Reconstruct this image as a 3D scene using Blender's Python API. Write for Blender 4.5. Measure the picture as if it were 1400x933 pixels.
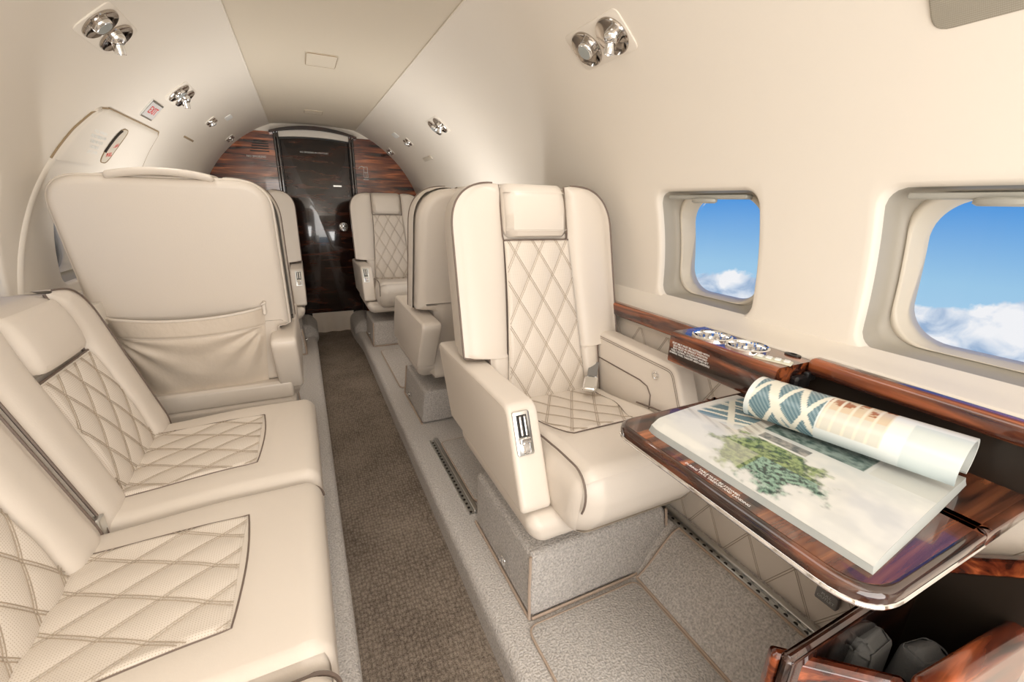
import bpy, bmesh, math, random
from mathutils import Vector, Matrix
random.seed(4)
sc = bpy.context.scene
C = sc.collection
PI = math.pi
for o in list(bpy.data.objects): bpy.data.objects.remove(o)

# ------------------------------------------------------------------ camera
cd = bpy.data.cameras.new('camera'); cam = bpy.data.objects.new('camera', cd); C.objects.link(cam)
R = ((0.90344947, -0.11057631, 0.41418829), (-0.42806266, -0.28513078, 0.85759128), (0.02326855, -0.95208892, -0.30493484))
cam.matrix_world = Matrix(((R[0][0], -R[0][1], -R[0][2], 0.0), (R[1][0], -R[1][1], -R[1][2], 0.0),
                           (R[2][0], -R[2][1], -R[2][2], 1.2), (0, 0, 0, 1)))
cd.sensor_width = 36; cd.lens = 585 / 1400 * 36; cd.clip_start = 0.01; cd.clip_end = 500
sc.camera = cam
sc.view_settings.view_transform = 'Standard'; sc.view_settings.look = 'None'
sc.view_settings.exposure = 0.0; sc.view_settings.gamma = 1.0
sc.view_settings.use_curve_mapping = False

# ------------------------------------------------------------------ sky above a layer of cloud
world = bpy.data.worlds.new('sky'); sc.world = world; world.use_nodes = True
def build_world():
    nt = world.node_tree; nt.nodes.clear(); N = nt.nodes; L = nt.links
    out = N.new('ShaderNodeOutputWorld'); bg = N.new('ShaderNodeBackground'); L.new(bg.outputs[0], out.inputs[0])
    tc = N.new('ShaderNodeTexCoord'); sep = N.new('ShaderNodeSeparateXYZ'); L.new(tc.outputs['Generated'], sep.inputs[0])
    sky = N.new('ShaderNodeValToRGB'); mr = N.new('ShaderNodeMapRange')
    mr.inputs[1].default_value = -0.25; mr.inputs[2].default_value = 0.35
    L.new(sep.outputs[2], mr.inputs[0]); L.new(mr.outputs[0], sky.inputs[0])
    e = sky.color_ramp.elements
    e[0].position = 0.0; e[0].color = (0.48, 0.71, 0.90, 1)
    e[1].position = 1.0; e[1].color = (0.04, 0.18, 0.62, 1)
    m = e.new(0.24); m.color = (0.34, 0.60, 0.84, 1); m = e.new(0.46); m.color = (0.075, 0.31, 0.76, 1)
    # cloud cover: stretched noise, present below the horizon
    mp = N.new('ShaderNodeMapping'); mp.inputs['Scale'].default_value = (1, 1, 1.35); L.new(tc.outputs['Generated'], mp.inputs[0])
    n1 = N.new('ShaderNodeTexNoise'); n1.inputs['Scale'].default_value = 9; n1.inputs['Detail'].default_value = 9; n1.inputs['Roughness'].default_value = 0.56
    n1.inputs['Distortion'].default_value = 0.35
    L.new(mp.outputs[0], n1.inputs['Vector'])
    h = N.new('ShaderNodeMapRange'); h.inputs[1].default_value = -0.09; h.inputs[2].default_value = -0.16
    h.inputs[3].default_value = -0.45; h.inputs[4].default_value = 0.16
    L.new(sep.outputs[2], h.inputs[0])
    ad = N.new('ShaderNodeMath'); ad.operation = 'ADD'; L.new(n1.outputs['Fac'], ad.inputs[0]); L.new(h.outputs[0], ad.inputs[1])
    cov = N.new('ShaderNodeMapRange'); cov.inputs[1].default_value = 0.40; cov.inputs[2].default_value = 0.47; L.new(ad.outputs[0], cov.inputs[0])
    n2 = N.new('ShaderNodeTexNoise'); n2.inputs['Scale'].default_value = 17; n2.inputs['Detail'].default_value = 8; n2.inputs['Distortion'].default_value = 0.5
    L.new(mp.outputs[0], n2.inputs['Vector'])
    cc = N.new('ShaderNodeValToRGB'); L.new(n2.outputs['Fac'], cc.inputs[0])
    ce = cc.color_ramp.elements
    ce[0].position = 0.34; ce[0].color = (0.33, 0.47, 0.68, 1); ce[1].position = 0.58; ce[1].color = (0.93, 0.94, 0.97, 1)
    k = ce.new(0.46); k.color = (0.64, 0.73, 0.86, 1)
    mx = N.new('ShaderNodeMix'); mx.data_type = 'RGBA'
    L.new(cov.outputs[0], mx.inputs[0]); L.new(sky.outputs[0], mx.inputs[6]); L.new(cc.outputs[0], mx.inputs[7])
    L.new(mx.outputs[2], bg.inputs['Color']); bg.inputs['Strength'].default_value = 0.95
build_world()

def area(name, loc, rot, sx, sy, p, col=(1, 0.96, 0.90)):
    l = bpy.data.lights.new(name, 'AREA'); l.shape = 'RECTANGLE'; l.size = sx; l.size_y = sy; l.energy = p; l.color = col
    o = bpy.data.objects.new(name, l); C.objects.link(o); o.location = loc; o.rotation_euler = rot; return o
area('aft_overhead_fill', (0.18, 0.0, 1.72), (0, 0, 0), 0.6, 2.0, 8, (1, 0.985, 0.96))  # added fill lamp above the view, not a cabin fixture
area('aft_unseen_fill', (0.18, -0.98, 1.0), (PI/2 + 0.22, 0, 0), 1.4, 1.3, 27, (1, 0.985, 0.96))  # large unseen fill added behind the camera to brighten the cabin
area('port_hidden_fill', (-0.36, 2.36, 0.80), (math.radians(155), 0, 0), 0.4, 0.4, 4.8, (1, 0.98, 0.95))  # fill added ahead of the port seat back, hidden by it
area('starboard_hidden_fill', (0.78, 2.36, 0.80), (math.radians(155), 0, 0), 0.34, 0.4, 4.8, (1, 0.98, 0.95))  # matching added fill, out of sight behind the starboard seat back
def reading_spot(loc, aim, e):
    l = bpy.data.lights.new('reading_lamp_beam', 'SPOT'); l.energy = e; l.spot_size = math.radians(120); l.spot_blend = 1.0; l.shadow_soft_size = 0.02; l.color = (1, 0.97, 0.92)
    o = bpy.data.objects.new('reading_lamp_beam', l); C.objects.link(o); o.location = loc; o.rotation_euler = (Vector(aim)-Vector(loc)).to_track_quat('-Z', 'Y').to_euler()
for sx, yy in ((1, 2.685), (-1, 2.435), (-1, 1.605), (1, 1.153)):
    reading_spot((0.18+sx*0.565, yy, 1.595), (0.18+sx*0.2, yy+0.25, 0.4), 2.5)

# ------------------------------------------------------------------ materials
def mat(name, col, rough=0.5, metal=0.0, coat=0.0, bump=None, spec=None):
    m = bpy.data.materials.new(name); m.use_nodes = True; b = m.node_tree.nodes['Principled BSDF']
    b.inputs['Base Color'].default_value = (*col, 1); b.inputs['Roughness'].default_value = rough; b.inputs['Metallic'].default_value = metal
    b.inputs['Coat Weight'].default_value = coat; b.inputs['Coat Roughness'].default_value = 0.04
    if spec is not None: b.inputs['Specular IOR Level'].default_value = spec
    if bump:
        N = m.node_tree.nodes; L = m.node_tree.links
        t = N.new('ShaderNodeTexCoord'); n = N.new('ShaderNodeTexNoise'); n.inputs['Scale'].default_value = bump[0]; n.inputs['Detail'].default_value = 4
        L.new(t.outputs['Object'], n.inputs['Vector'])
        bp = N.new('ShaderNodeBump'); bp.inputs['Strength'].default_value = bump[1]; bp.inputs['Distance'].default_value = bump[2]
        L.new(n.outputs['Fac'], bp.inputs['Height']); L.new(bp.outputs[0], b.inputs['Normal'])
    return m
LEA = (0.74, 0.662, 0.575)
M = {}
M['leather'] = mat('cream_leather', LEA, 0.36, bump=(260, 0.12, 0.002))
M['leather_soft'] = mat('cream_leather_pocket', (0.70, 0.605, 0.50), 0.42, bump=(18, 0.35, 0.012))
M['piping'] = mat('taupe_piping', (0.17, 0.125, 0.10), 0.5)
M['thread'] = mat('stitch_thread_seam_shade', (0.42, 0.34, 0.26), 0.6)  # stitches coloured dark so they carry the crease shade of the quilt seams
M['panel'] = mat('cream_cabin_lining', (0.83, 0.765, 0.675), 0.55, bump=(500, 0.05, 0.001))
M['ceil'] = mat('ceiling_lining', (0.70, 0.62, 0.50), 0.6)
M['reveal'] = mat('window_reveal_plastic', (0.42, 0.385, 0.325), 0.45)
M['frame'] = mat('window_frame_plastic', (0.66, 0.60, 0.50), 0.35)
M['chrome'] = mat('polished_chrome', (0.86, 0.86, 0.86), 0.06, 1.0)
M['bezel'] = mat('chrome_dark_reflection', (0.50, 0.46, 0.42), 0.10, 1.0)  # chrome with dark reflections put into its base colour
M['satin'] = mat('satin_aluminium', (0.62, 0.62, 0.60), 0.3, 1.0)
M['black'] = mat('black_plastic', (0.012, 0.011, 0.011), 0.35)
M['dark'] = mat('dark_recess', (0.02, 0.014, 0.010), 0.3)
M['lens'] = mat('grey_lamp_lens', (0.38, 0.40, 0.39), 0.25)
M['greyp'] = mat('grey_plastic', (0.22, 0.21, 0.20), 0.4)
M['shade'] = mat('grey_shade_handle', (0.36, 0.35, 0.31), 0.35)
M['white'] = mat('white_print', (0.85, 0.85, 0.82), 0.6)
M['red'] = mat('red_print', (0.72, 0.05, 0.05), 0.6)
M['signface'] = mat('sign_face', (0.72, 0.70, 0.68), 0.3)
M['switch'] = mat('cream_switches', (0.66, 0.64, 0.50), 0.35)
M['bind'] = mat('carpet_binding', (0.50, 0.385, 0.30), 0.8)
M['pouch'] = mat('grey_pouch_cloth', (0.17, 0.17, 0.165), 0.85, bump=(300, 0.4, 0.003))
M['groove'] = mat('panel_gap', (0.34, 0.25, 0.15), 0.7)
M['pagecut'] = mat('page_edges', (0.42, 0.44, 0.42), 0.6)

def quilt_mat():
    m = mat('perforated_cream_leather', LEA, 0.42); N = m.node_tree.nodes; L = m.node_tree.links; b = N['Principled BSDF']
    uv = N.new('ShaderNodeTexCoord'); mp = N.new('ShaderNodeMapping'); mp.inputs['Scale'].default_value = (235, 235, 235); L.new(uv.outputs['UV'], mp.inputs[0])
    v = N.new('ShaderNodeTexVoronoi'); v.inputs['Scale'].default_value = 1; v.inputs['Randomness'].default_value = 0; L.new(mp.outputs[0], v.inputs['Vector'])
    r = N.new('ShaderNodeMapRange'); r.inputs[1].default_value = 0.12; r.inputs[2].default_value = 0.26; L.new(v.outputs['Distance'], r.inputs[0])
    mx = N.new('ShaderNodeMix'); mx.data_type = 'RGBA'; mx.inputs[6].default_value = (0.50, 0.41, 0.31, 1); mx.inputs[7].default_value = (*LEA, 1)
    L.new(r.outputs[0], mx.inputs[0]); L.new(mx.outputs[2], b.inputs['Base Color'])
    return m
M['quilt'] = quilt_mat()

def wood_mat(name, scale, cols, rough=0.18, coat=1.0, dist=0.7):
    m = mat(name, cols[0], rough, coat=coat); N = m.node_tree.nodes; L = m.node_tree.links; b = N['Principled BSDF']
    t = N.new('ShaderNodeTexCoord'); mp = N.new('ShaderNodeMapping'); mp.inputs['Scale'].default_value = scale; L.new(t.outputs['Object'], mp.inputs[0])
    n = N.new('ShaderNodeTexNoise'); n.inputs['Scale'].default_value = 1; n.inputs['Detail'].default_value = 5; n.inputs['Distortion'].default_value = dist
    L.new(mp.outputs[0], n.inputs['Vector'])
    r = N.new('ShaderNodeValToRGB'); L.new(n.outputs['Fac'], r.inputs[0]); e = r.color_ramp.elements
    e[0].position = 0.36; e[0].color = (*cols[0], 1); e[1].position = 0.66; e[1].color = (*cols[2], 1)
    k = e.new(0.49); k.color = (*cols[1], 1); k = e.new(0.56); k.color = (*[c * 0.45 for c in cols[2]], 1)
    L.new(r.outputs[0], b.inputs['Base Color'])
    return m
WC = ((0.016, 0.007, 0.006), (0.20, 0.050, 0.022), (0.62, 0.19, 0.07))
WD = ((0.006, 0.004, 0.004), (0.020, 0.009, 0.007), (0.085, 0.028, 0.016))
M['wood_x'] = wood_mat('rosewood_grain_across', (3, 14, 34), WC)
M['wood_tab'] = wood_mat('rosewood_table', (2.5, 40, 10), ((0.02, 0.009, 0.006), (0.13, 0.04, 0.018), (0.44, 0.15, 0.06)))
M['wood_y'] = wood_mat('rosewood_grain_along', (34, 3, 34), ((0.012, 0.006, 0.005), (0.085, 0.024, 0.013), (0.36, 0.10, 0.035)))
M['wood_dark'] = wood_mat('dark_rosewood', (5, 5, 30), WD, 0.14)
M['wood_bin'] = wood_mat('red_rosewood', (3, 26, 40), ((0.02, 0.006, 0.004), (0.15, 0.03, 0.012), (0.50, 0.12, 0.04)))
M['wood_edge'] = wood_mat('dark_lacquered_edge', (6, 9, 20), ((0.012, 0.006, 0.005), (0.035, 0.012, 0.008), (0.16, 0.05, 0.022)), 0.1)

def carpet_mat(name, c0, c1, scale, bstr, weave=False):
    m = mat(name, c0, 0.95, spec=0.1); N = m.node_tree.nodes; L = m.node_tree.links; b = N['Principled BSDF']
    t = N.new('ShaderNodeTexCoord'); n = N.new('ShaderNodeTexNoise'); n.inputs['Scale'].default_value = scale; n.inputs['Detail'].default_value = 3
    L.new(t.outputs['Object'], n.inputs['Vector'])
    h = n.outputs['Fac']
    if weave:
        mp = N.new('ShaderNodeMapping'); mp.inputs['Scale'].default_value = (95, 62, 1); L.new(t.outputs['Object'], mp.inputs[0])
        v = N.new('ShaderNodeTexVoronoi'); v.inputs['Scale'].default_value = 1; v.inputs['Randomness'].default_value = 0.45; L.new(mp.outputs[0], v.inputs['Vector'])
        ad = N.new('ShaderNodeMath'); ad.operation = 'MULTIPLY_ADD'; ad.inputs[1].default_value = -0.55; L.new(v.outputs['Distance'], ad.inputs[0]); L.new(h, ad.inputs[2]); h = ad.outputs[0]
        n3 = N.new('ShaderNodeTexNoise'); n3.inputs['Scale'].default_value = 4; L.new(t.outputs['Object'], n3.inputs['Vector'])
        a2 = N.new('ShaderNodeMath'); a2.operation = 'MULTIPLY_ADD'; a2.inputs[1].default_value = 0.5; L.new(n3.outputs['Fac'], a2.inputs[0]); L.new(h, a2.inputs[2]); h2 = a2.outputs[0]
        lo, hi = 0.25, 0.72
    else: h2 = h; lo, hi = 0.3, 0.7
    r = N.new('ShaderNodeMapRange'); r.inputs[1].default_value = lo; r.inputs[2].default_value = hi; L.new(h2, r.inputs[0])
    mx = N.new('ShaderNodeMix'); mx.data_type = 'RGBA'; mx.inputs[6].default_value = (*c0, 1); mx.inputs[7].default_value = (*c1, 1)
    L.new(r.outputs[0], mx.inputs[0]); L.new(mx.outputs[2], b.inputs['Base Color'])
    bp = N.new('ShaderNodeBump'); bp.inputs['Strength'].default_value = bstr; bp.inputs['Distance'].default_value = 0.006; L.new(h, bp.inputs['Height']); L.new(bp.outputs[0], b.inputs['Normal'])
    return m
M['carpet'] = carpet_mat('light_grey_carpet', (0.50, 0.46, 0.425), (0.83, 0.78, 0.735), 190, 1.0)
M['carpet_d'] = carpet_mat('grey_ribbed_carpet', (0.43, 0.40, 0.37), (0.74, 0.69, 0.645), 180, 1.0)
M['aisle'] = carpet_mat('brown_aisle_carpet', (0.13, 0.10, 0.078), (0.37, 0.305, 0.245), 260, 0.8, True)
def speaker_mat():
    m = mat('speaker_cloth', (0.40, 0.37, 0.30), 0.8); N = m.node_tree.nodes; L = m.node_tree.links; b = N['Principled BSDF']
    t = N.new('ShaderNodeTexCoord'); v = N.new('ShaderNodeTexVoronoi'); v.inputs['Scale'].default_value = 480; v.inputs['Randomness'].default_value = 0.1; L.new(t.outputs['Object'], v.inputs['Vector'])
    mx = N.new('ShaderNodeMix'); mx.data_type = 'RGBA'; mx.inputs[6].default_value = (0.47, 0.43, 0.35, 1); mx.inputs[7].default_value = (0.26, 0.235, 0.19, 1)
    L.new(v.outputs['Distance'], mx.inputs[0]); L.new(mx.outputs[2], b.inputs['Base Color'])
    return m
M['speaker'] = speaker_mat()
def glass_mat():
    m = bpy.data.materials.new('window_glass'); m.use_nodes = True; nt = m.node_tree; nt.nodes.clear(); N = nt.nodes; L = nt.links
    o = N.new('ShaderNodeOutputMaterial'); tr = N.new('ShaderNodeBsdfTransparent'); g = N.new('ShaderNodeBsdfGlossy'); g.inputs['Roughness'].default_value = 0.02
    fr = N.new('ShaderNodeFresnel'); fr.inputs['IOR'].default_value = 1.15; mx = N.new('ShaderNodeMixShader')
    L.new(fr.outputs[0], mx.inputs[0]); L.new(tr.outputs[0], mx.inputs[1]); L.new(g.outputs[0], mx.inputs[2]); L.new(mx.outputs[0], o.inputs[0])
    return m
M['glass'] = glass_mat()

# ------------------------------------------------------------------ mesh helpers
ID = Matrix.Identity(4)
class G:
    def __init__(s): s.v = []; s.f = []; s.uv = {}
    def add(s, vs, fs, T=None):
        o = len(s.v)
        s.v += [tuple(T @ Vector(p)) if T is not None else tuple(p) for p in vs]
        s.f += [tuple(i + o for i in f) for f in fs]; return s
def obj(name, g, m, parent=None, smooth=True, weld=False, label=None, angle=None, uvs=None, flip=False):
    me = bpy.data.meshes.new(name); me.from_pydata(g.v, [], g.f)
    if uvs:
        ul = me.uv_layers.new(name='UVMap')
        for lp in me.loops: ul.data[lp.index].uv = uvs[lp.vertex_index]
    bm = bmesh.new(); bm.from_mesh(me)
    if weld: bmesh.ops.remove_doubles(bm, verts=bm.verts, dist=1e-5)
    if flip != 'keep': bmesh.ops.recalc_face_normals(bm, faces=bm.faces)
    for f in bm.faces: f.smooth = smooth
    if smooth:
        a = math.radians(angle or 40)
        for e in bm.edges:
            if len(e.link_faces) == 2 and e.calc_face_angle(0) > a: e.smooth = False
    bm.to_mesh(me); bm.free()
    me.materials.append(m)
    o = bpy.data.objects.new(name, me); C.objects.link(o)
    if parent: o.parent = parent
    if label: o['label'] = label
    return o
def thing(name, label, cat, loc=(0, 0, 0), rz=0, group=None):
    o = bpy.data.objects.new(name, None); C.objects.link(o); o.empty_display_size = 0.05
    o.location = loc; o.rotation_euler = (0, 0, rz); o['label'] = label; o['category'] = cat
    if group: o['group'] = group
    return o
def tag(o, label, cat, group=None):
    o['label'] = label; o['category'] = cat
    if group: o['group'] = group
    return o
def struct(o): o['kind'] = 'structure'; return o

def axis_pts(h, r, k, n):
    a = [-h + r * (1 - math.cos(PI/2 * i / k)) * 0 + -0 for i in range(0)]
    a = [-h + r * i / k for i in range(k)]
    a += [(-h + r) + (2 * h - 2 * r) * i / n for i in range(n + 1)]
    a += [h - r + r * (i + 1) / k for i in range(k)]
    return a
def rbox(g, size, r, c=(0, 0, 0), n=(4, 4, 4), k=4, deform=None, T=None):
    """rounded box; deform works on the rounded positions"""
    h = [s / 2 for s in size]; r = min(r, *[x * 0.999 for x in h])
    A = [axis_pts(h[i], r, k, n[i]) for i in range(3)]
    idx = {}; vs = []; fs = []
    def V(i, j, l):
        key = (i, j, l)
        if key in idx: return idx[key]
        p = Vector((A[0][i], A[1][j], A[2][l]))
        q = Vector([max(-h[t] + r, min(h[t] - r, p[t])) for t in range(3)])
        d = p - q
        if d.length > 1e-9:
            dd = Vector([math.tan(x / r * PI/4) if abs(x) <= r else x for x in d])
            p = q + dd.normalized() * r
        p = p + Vector(c)
        if deform: p = Vector(deform(p))
        idx[key] = len(vs); vs.append(p); return idx[key]
    n0, n1, n2 = len(A[0]) - 1, len(A[1]) - 1, len(A[2]) - 1
    for i in range(n0):
        for j in range(n1):
            fs.append((V(i, j, 0), V(i, j+1, 0), V(i+1, j+1, 0), V(i+1, j, 0)))
            fs.append((V(i, j, n2), V(i+1, j, n2), V(i+1, j+1, n2), V(i, j+1, n2)))
    for i in range(n0):
        for l in range(n2):
            fs.append((V(i, 0, l), V(i+1, 0, l), V(i+1, 0, l+1), V(i, 0, l+1)))
            fs.append((V(i, n1, l), V(i, n1, l+1), V(i+1, n1, l+1), V(i+1, n1, l)))
    for j in range(n1):
        for l in range(n2):
            fs.append((V(0, j, l), V(0, j, l+1), V(0, j+1, l+1), V(0, j+1, l)))
            fs.append((V(n0, j, l), V(n0, j+1, l), V(n0, j+1, l+1), V(n0, j, l+1)))
    return g.add(vs, fs, T)
def box(g, x0, x1, y0, y1, z0, z1, T=None):
    return g.add([(x, y, z) for x in (x0, x1) for y in (y0, y1) for z in (z0, z1)],
                 [(0,1,3,2),(4,6,7,5),(0,4,5,1),(2,3,7,6),(0,2,6,4),(1,5,7,3)], T)
def tube(g, pts, r, closed=False, n=6, T=None, up=(0, 0, 1)):
    P = [Vector(p) for p in pts]; m = len(P); vs = []; fs = []
    prev = None
    for i in range(m):
        a = P[(i - 1) % m] if (closed or i > 0) else P[i]; b = P[(i + 1) % m] if (closed or i < m - 1) else P[i]
        t = (b - a).normalized() if (b - a).length > 1e-9 else Vector((0, 0, 1))
        if prev is None:
            u = Vector(up); 
            if abs(u.dot(t)) > 0.95: u = Vector((1, 0, 0))
            nrm = (u - t * u.dot(t)).normalized()
        else:
            nrm = prev - t * prev.dot(t)
            nrm = nrm.normalized() if nrm.length > 1e-6 else prev
        prev = nrm; bi = t.cross(nrm)
        for k in range(n):
            a_ = 2 * PI * k / n; vs.append(P[i] + (nrm * math.cos(a_) + bi * math.sin(a_)) * r)
    for i in range(m if closed else m - 1):
        j = (i + 1) % m
        for k in range(n): fs.append((i*n+k, i*n+(k+1)%n, j*n+(k+1)%n, j*n+k))
    if not closed:
        fs.append(tuple(range(n))); fs.append(tuple((m-1)*n + k for k in range(n)))
    return g.add(vs, fs, T)
def lathe(g, prof, n=32, T=None):
    vs = []; fs = []
    for (r, z) in prof:
        for k in range(n): a = 2*PI*k/n; vs.append((r*math.cos(a), r*math.sin(a), z))
    for i in range(len(prof)-1):
        for k in range(n): fs.append((i*n+k, i*n+(k+1)%n, (i+1)*n+(k+1)%n, (i+1)*n+k))
    fs.append(tuple(range(n))); fs.append(tuple((len(prof)-1)*n+k for k in range(n)))
    return g.add(vs, fs, T)
def round_poly(pts, rs, k=6):
    """rounded polygon in 2d; rs radius per corner"""
    out = []; n = len(pts)
    for i in range(n):
        p = Vector(pts[i]).to_2d() if len(pts[i]) > 2 else Vector(pts[i]); a = Vector(pts[i-1]); b = Vector(pts[(i+1) % n]); r = rs if not isinstance(rs, (list, tuple)) else rs[i]
        if r <= 0: out.append(tuple(p)); continue
        u = (a - p).normalized(); v = (b - p).normalized(); ang = math.acos(max(-1, min(1, u.dot(v))))
        d = min(r / math.tan(ang / 2), (a - p).length * 0.49, (b - p).length * 0.49)
        s, e = p + u * d, p + v * d
        for j in range(k + 1):
            t = j / k; out.append(tuple(s * (1-t)**2 + p * 2*t*(1-t) + e * t*t))
    return out
def poly_off(pts, d):
    n = len(pts); A = sum(pts[i][0]*pts[(i+1)%n][1] - pts[(i+1)%n][0]*pts[i][1] for i in range(n)); s = 1 if A > 0 else -1
    out = []
    for i in range(n):
        p = Vector(pts[i]); a = Vector(pts[i-1]); b = Vector(pts[(i+1) % n])
        e1 = (p - a); e2 = (b - p)
        if e1.length < 1e-9: e1 = e2
        if e2.length < 1e-9: e2 = e1
        e1 = e1.normalized(); e2 = e2.normalized()
        n1 = Vector((-e1.y, e1.x)) * s; n2 = Vector((-e2.y, e2.x)) * s; nn = (n1 + n2)
        if nn.length < 1e-6: nn = n1
        nn = nn.normalized(); c = max(0.5, nn.dot(n1)); out.append(tuple(p + nn * d / c))
    return out
def slab(g, pts, w0, w1, r, mapf, k=4, r2=None, T=None):
    """extrude outline pts between w0 and w1 with edge rounding r (r2 at w1); mapf(u,v,w)->xyz"""
    r2 = r if r2 is None else r2
    loops = []
    for j in range(k + 1):
        a = PI/2 * j / k; loops.append((poly_off(pts, r * (1 - math.sin(a))), w0 + r * (1 - math.cos(a)) * (1 if w1 > w0 else -1)))
    for j in range(k + 1):
        a = PI/2 * j / k; loops.append((poly_off(pts, r2 * (1 - math.cos(a))), w1 - r2 * (1 - math.sin(a)) * (1 if w1 > w0 else -1)))
    n = len(pts); vs = []; fs = []
    for lp, w in loops:
        for (u, v) in lp: vs.append(mapf(u, v, w))
    for i in range(len(loops)-1):
        for q in range(n): fs.append((i*n+q, i*n+(q+1)%n, (i+1)*n+(q+1)%n, (i+1)*n+q))
    fs.append(tuple(range(n))); fs.append(tuple((len(loops)-1)*n+q for q in range(n)))
    return g.add(vs, fs, T)
def text(name, s, T, size, m, parent=None, ext=0.0003, align='CENTER', spacing=1.0):
    c = bpy.data.curves.new(name, 'FONT'); c.body = s; c.size = size; c.extrude = ext; c.align_x = align; c.align_y = 'CENTER'; c.space_line = spacing; c.resolution_u = 2
    t = bpy.data.objects.new(name, c); C.objects.link(t)
    dg = bpy.context.evaluated_depsgraph_get(); dg.update()
    me = bpy.data.meshes.new_from_object(t.evaluated_get(dg)); bpy.data.objects.remove(t)
    me.transform(T); me.materials.clear(); me.materials.append(m); me.name = name
    o = bpy.data.objects.new(name, me); C.objects.link(o)
    if parent: o.parent = parent
    return o
def frame(o, x, y, z):
    return Matrix(((x[0], y[0], z[0], o[0]), (x[1], y[1], z[1], o[1]), (x[2], y[2], z[2], o[2]), (0, 0, 0, 1)))
def clamp(x, a=0.0, b=1.0): return max(a, min(b, x))
def sstep(x, a, b): t = clamp((x-a)/(b-a)); return t*t*(3-2*t)

def quilt_h(x, z, w, h, amp=0.007):
    a = x / w + z / h; b = x / w - z / h
    fa = abs(math.sin(PI * a)); fb = abs(math.sin(PI * b))
    return amp * ((fa * fb + 1e-9) ** 0.38)
def quilt_patch(name, fx, u0, u1, v0, v1, nu, nv, pos, w, h, m, parent, amp=0.007, label=None):
    """u half-width range given by fx(v)->(x0,x1); pos(x,v,height)->xyz"""
    g = G(); uv = []
    for j in range(nv + 1):
        v = v0 + (v1 - v0) * j / nv; x0, x1 = fx(v)
        for i in range(nu + 1):
            s = i / nu; x = x0 + (x1 - x0) * s
            ed = min(s, 1-s) * (x1-x0); ev = min(v-v0, v1-v)
            e = min(1.0, ed / 0.012) * min(1.0, ev / 0.012); e = e ** 0.5 if e > 0 else 0
            g.v.append(tuple(pos(x, v, quilt_h(x, v, w, h, amp) * e + 0.004 * e))); uv.append((x, v))
    for j in range(nv):
        for i in range(nu):
            a = j*(nu+1)+i; g.f.append((a, a+1, a+nu+2, a+nu+1))
    return obj(name, g, m, parent, uvs=uv, label=label, angle=180)
def stitch_lines(g, fx, v0, v1, pos, w, h, off=0.0034, r=0.0010, base=0.0042, amp=0.0075):
    """pairs of stitch lines along the diamond seams"""
    xs = [fx(v0 + (v1-v0)*i/8) for i in range(9)]; xa = min(x[0] for x in xs); xb = max(x[1] for x in xs)
    for sg in (1, -1):
        lo = int(math.floor(min(xa/w + sg*v0/h, xa/w + sg*v1/h))) - 1; hi = int(math.ceil(max(xb/w + sg*v0/h, xb/w + sg*v1/h))) + 1
        for k in range(lo, hi + 1):
            for o_ in (-off, off):
                run = []
                for i in range(81):
                    v = v0 + (v1-v0)*i/80; x = (k - sg * v / h) * w + o_
                    a, b = fx(v)
                    if a + 0.002 < x < b - 0.002: run.append(pos(x, v, quilt_h(x, v, w, h, amp) + base))
                    else:
                        if len(run) > 2: tube(g, run, r, n=4)
                        run = []
                if len(run) > 2: tube(g, run, r, n=4)

# ------------------------------------------------------------------ cabin shell
CX, ZC, RR = 0.18, 0.92, 0.91
Y0, Y1 = -1.1, 4.3
def wall_pt(side, a, y, off=0.0):   # a in degrees above the horizontal
    r = RR - off; a = math.radians(a); return Vector((CX + side * r * math.cos(a), y, ZC + r * math.sin(a)))
def wall_z(side, y, z, off=0.0):    # by height
    r = RR - off; return Vector((CX + side * math.sqrt(max(0, r*r - (z-ZC)**2)), y, z))
WINS_R = [0.32, 0.93, 1.60, 2.18, 2.76, 3.37]
WINS_L = [0.20, 0.81, 1.42, 2.075, 2.66, 3.25]
BZ0, BZ1, BH = 0.885, 1.285, 0.205        # block around each window
def rr_pt(u, v, hy, hz, r):
    p = Vector((u*hy, v*hz)); q = Vector((clamp(p.x, -hy+r, hy-r), clamp(p.y, -hz+r, hz-r))); d = p - q
    if d.length < 1e-9: return p
    if abs(d.x) > 1e-9 and abs(d.y) > 1e-9:
        pass
    return q + d.normalized() * r
def square_loop(n):
    L = []
    for i in range(n): L.append((-1 + 2*i/n, -1))
    for i in range(n): L.append((1, -1 + 2*i/n))
    for i in range(n): L.append((1 - 2*i/n, 1))
    for i in range(n): L.append((-1, 1 - 2*i/n))
    return L
NW = 20
RINGS = [  # hy, hz, corner r, dz centre, depth outward
    (0.182, 0.178, 0.045, 0.0, 0.0), (0.178, 0.174, 0.042, 0.0, 0.002), (0.174, 0.170, 0.040, 0.0, 0.008), (0.172, 0.168, 0.040, 0.0, 0.018),
    (0.166, 0.163, 0.042, 0.002, 0.055), (0.162, 0.160, 0.046, 0.003, 0.066), (0.152, 0.156, 0.06, 0.004, 0.072)]
RINGS2 = [(0.152, 0.156, 0.06, 0.004, 0.072), (0.149, 0.155, 0.068, 0.004, 0.066), (0.145, 0.154, 0.075, 0.004, 0.066), (0.142, 0.152, 0.078, 0.004, 0.070),
          (0.138, 0.150, 0.080, 0.004, 0.092), (0.134, 0.148, 0.080, 0.004, 0.096), (0.132, 0.146, 0.080, 0.004, 0.115)]
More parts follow.
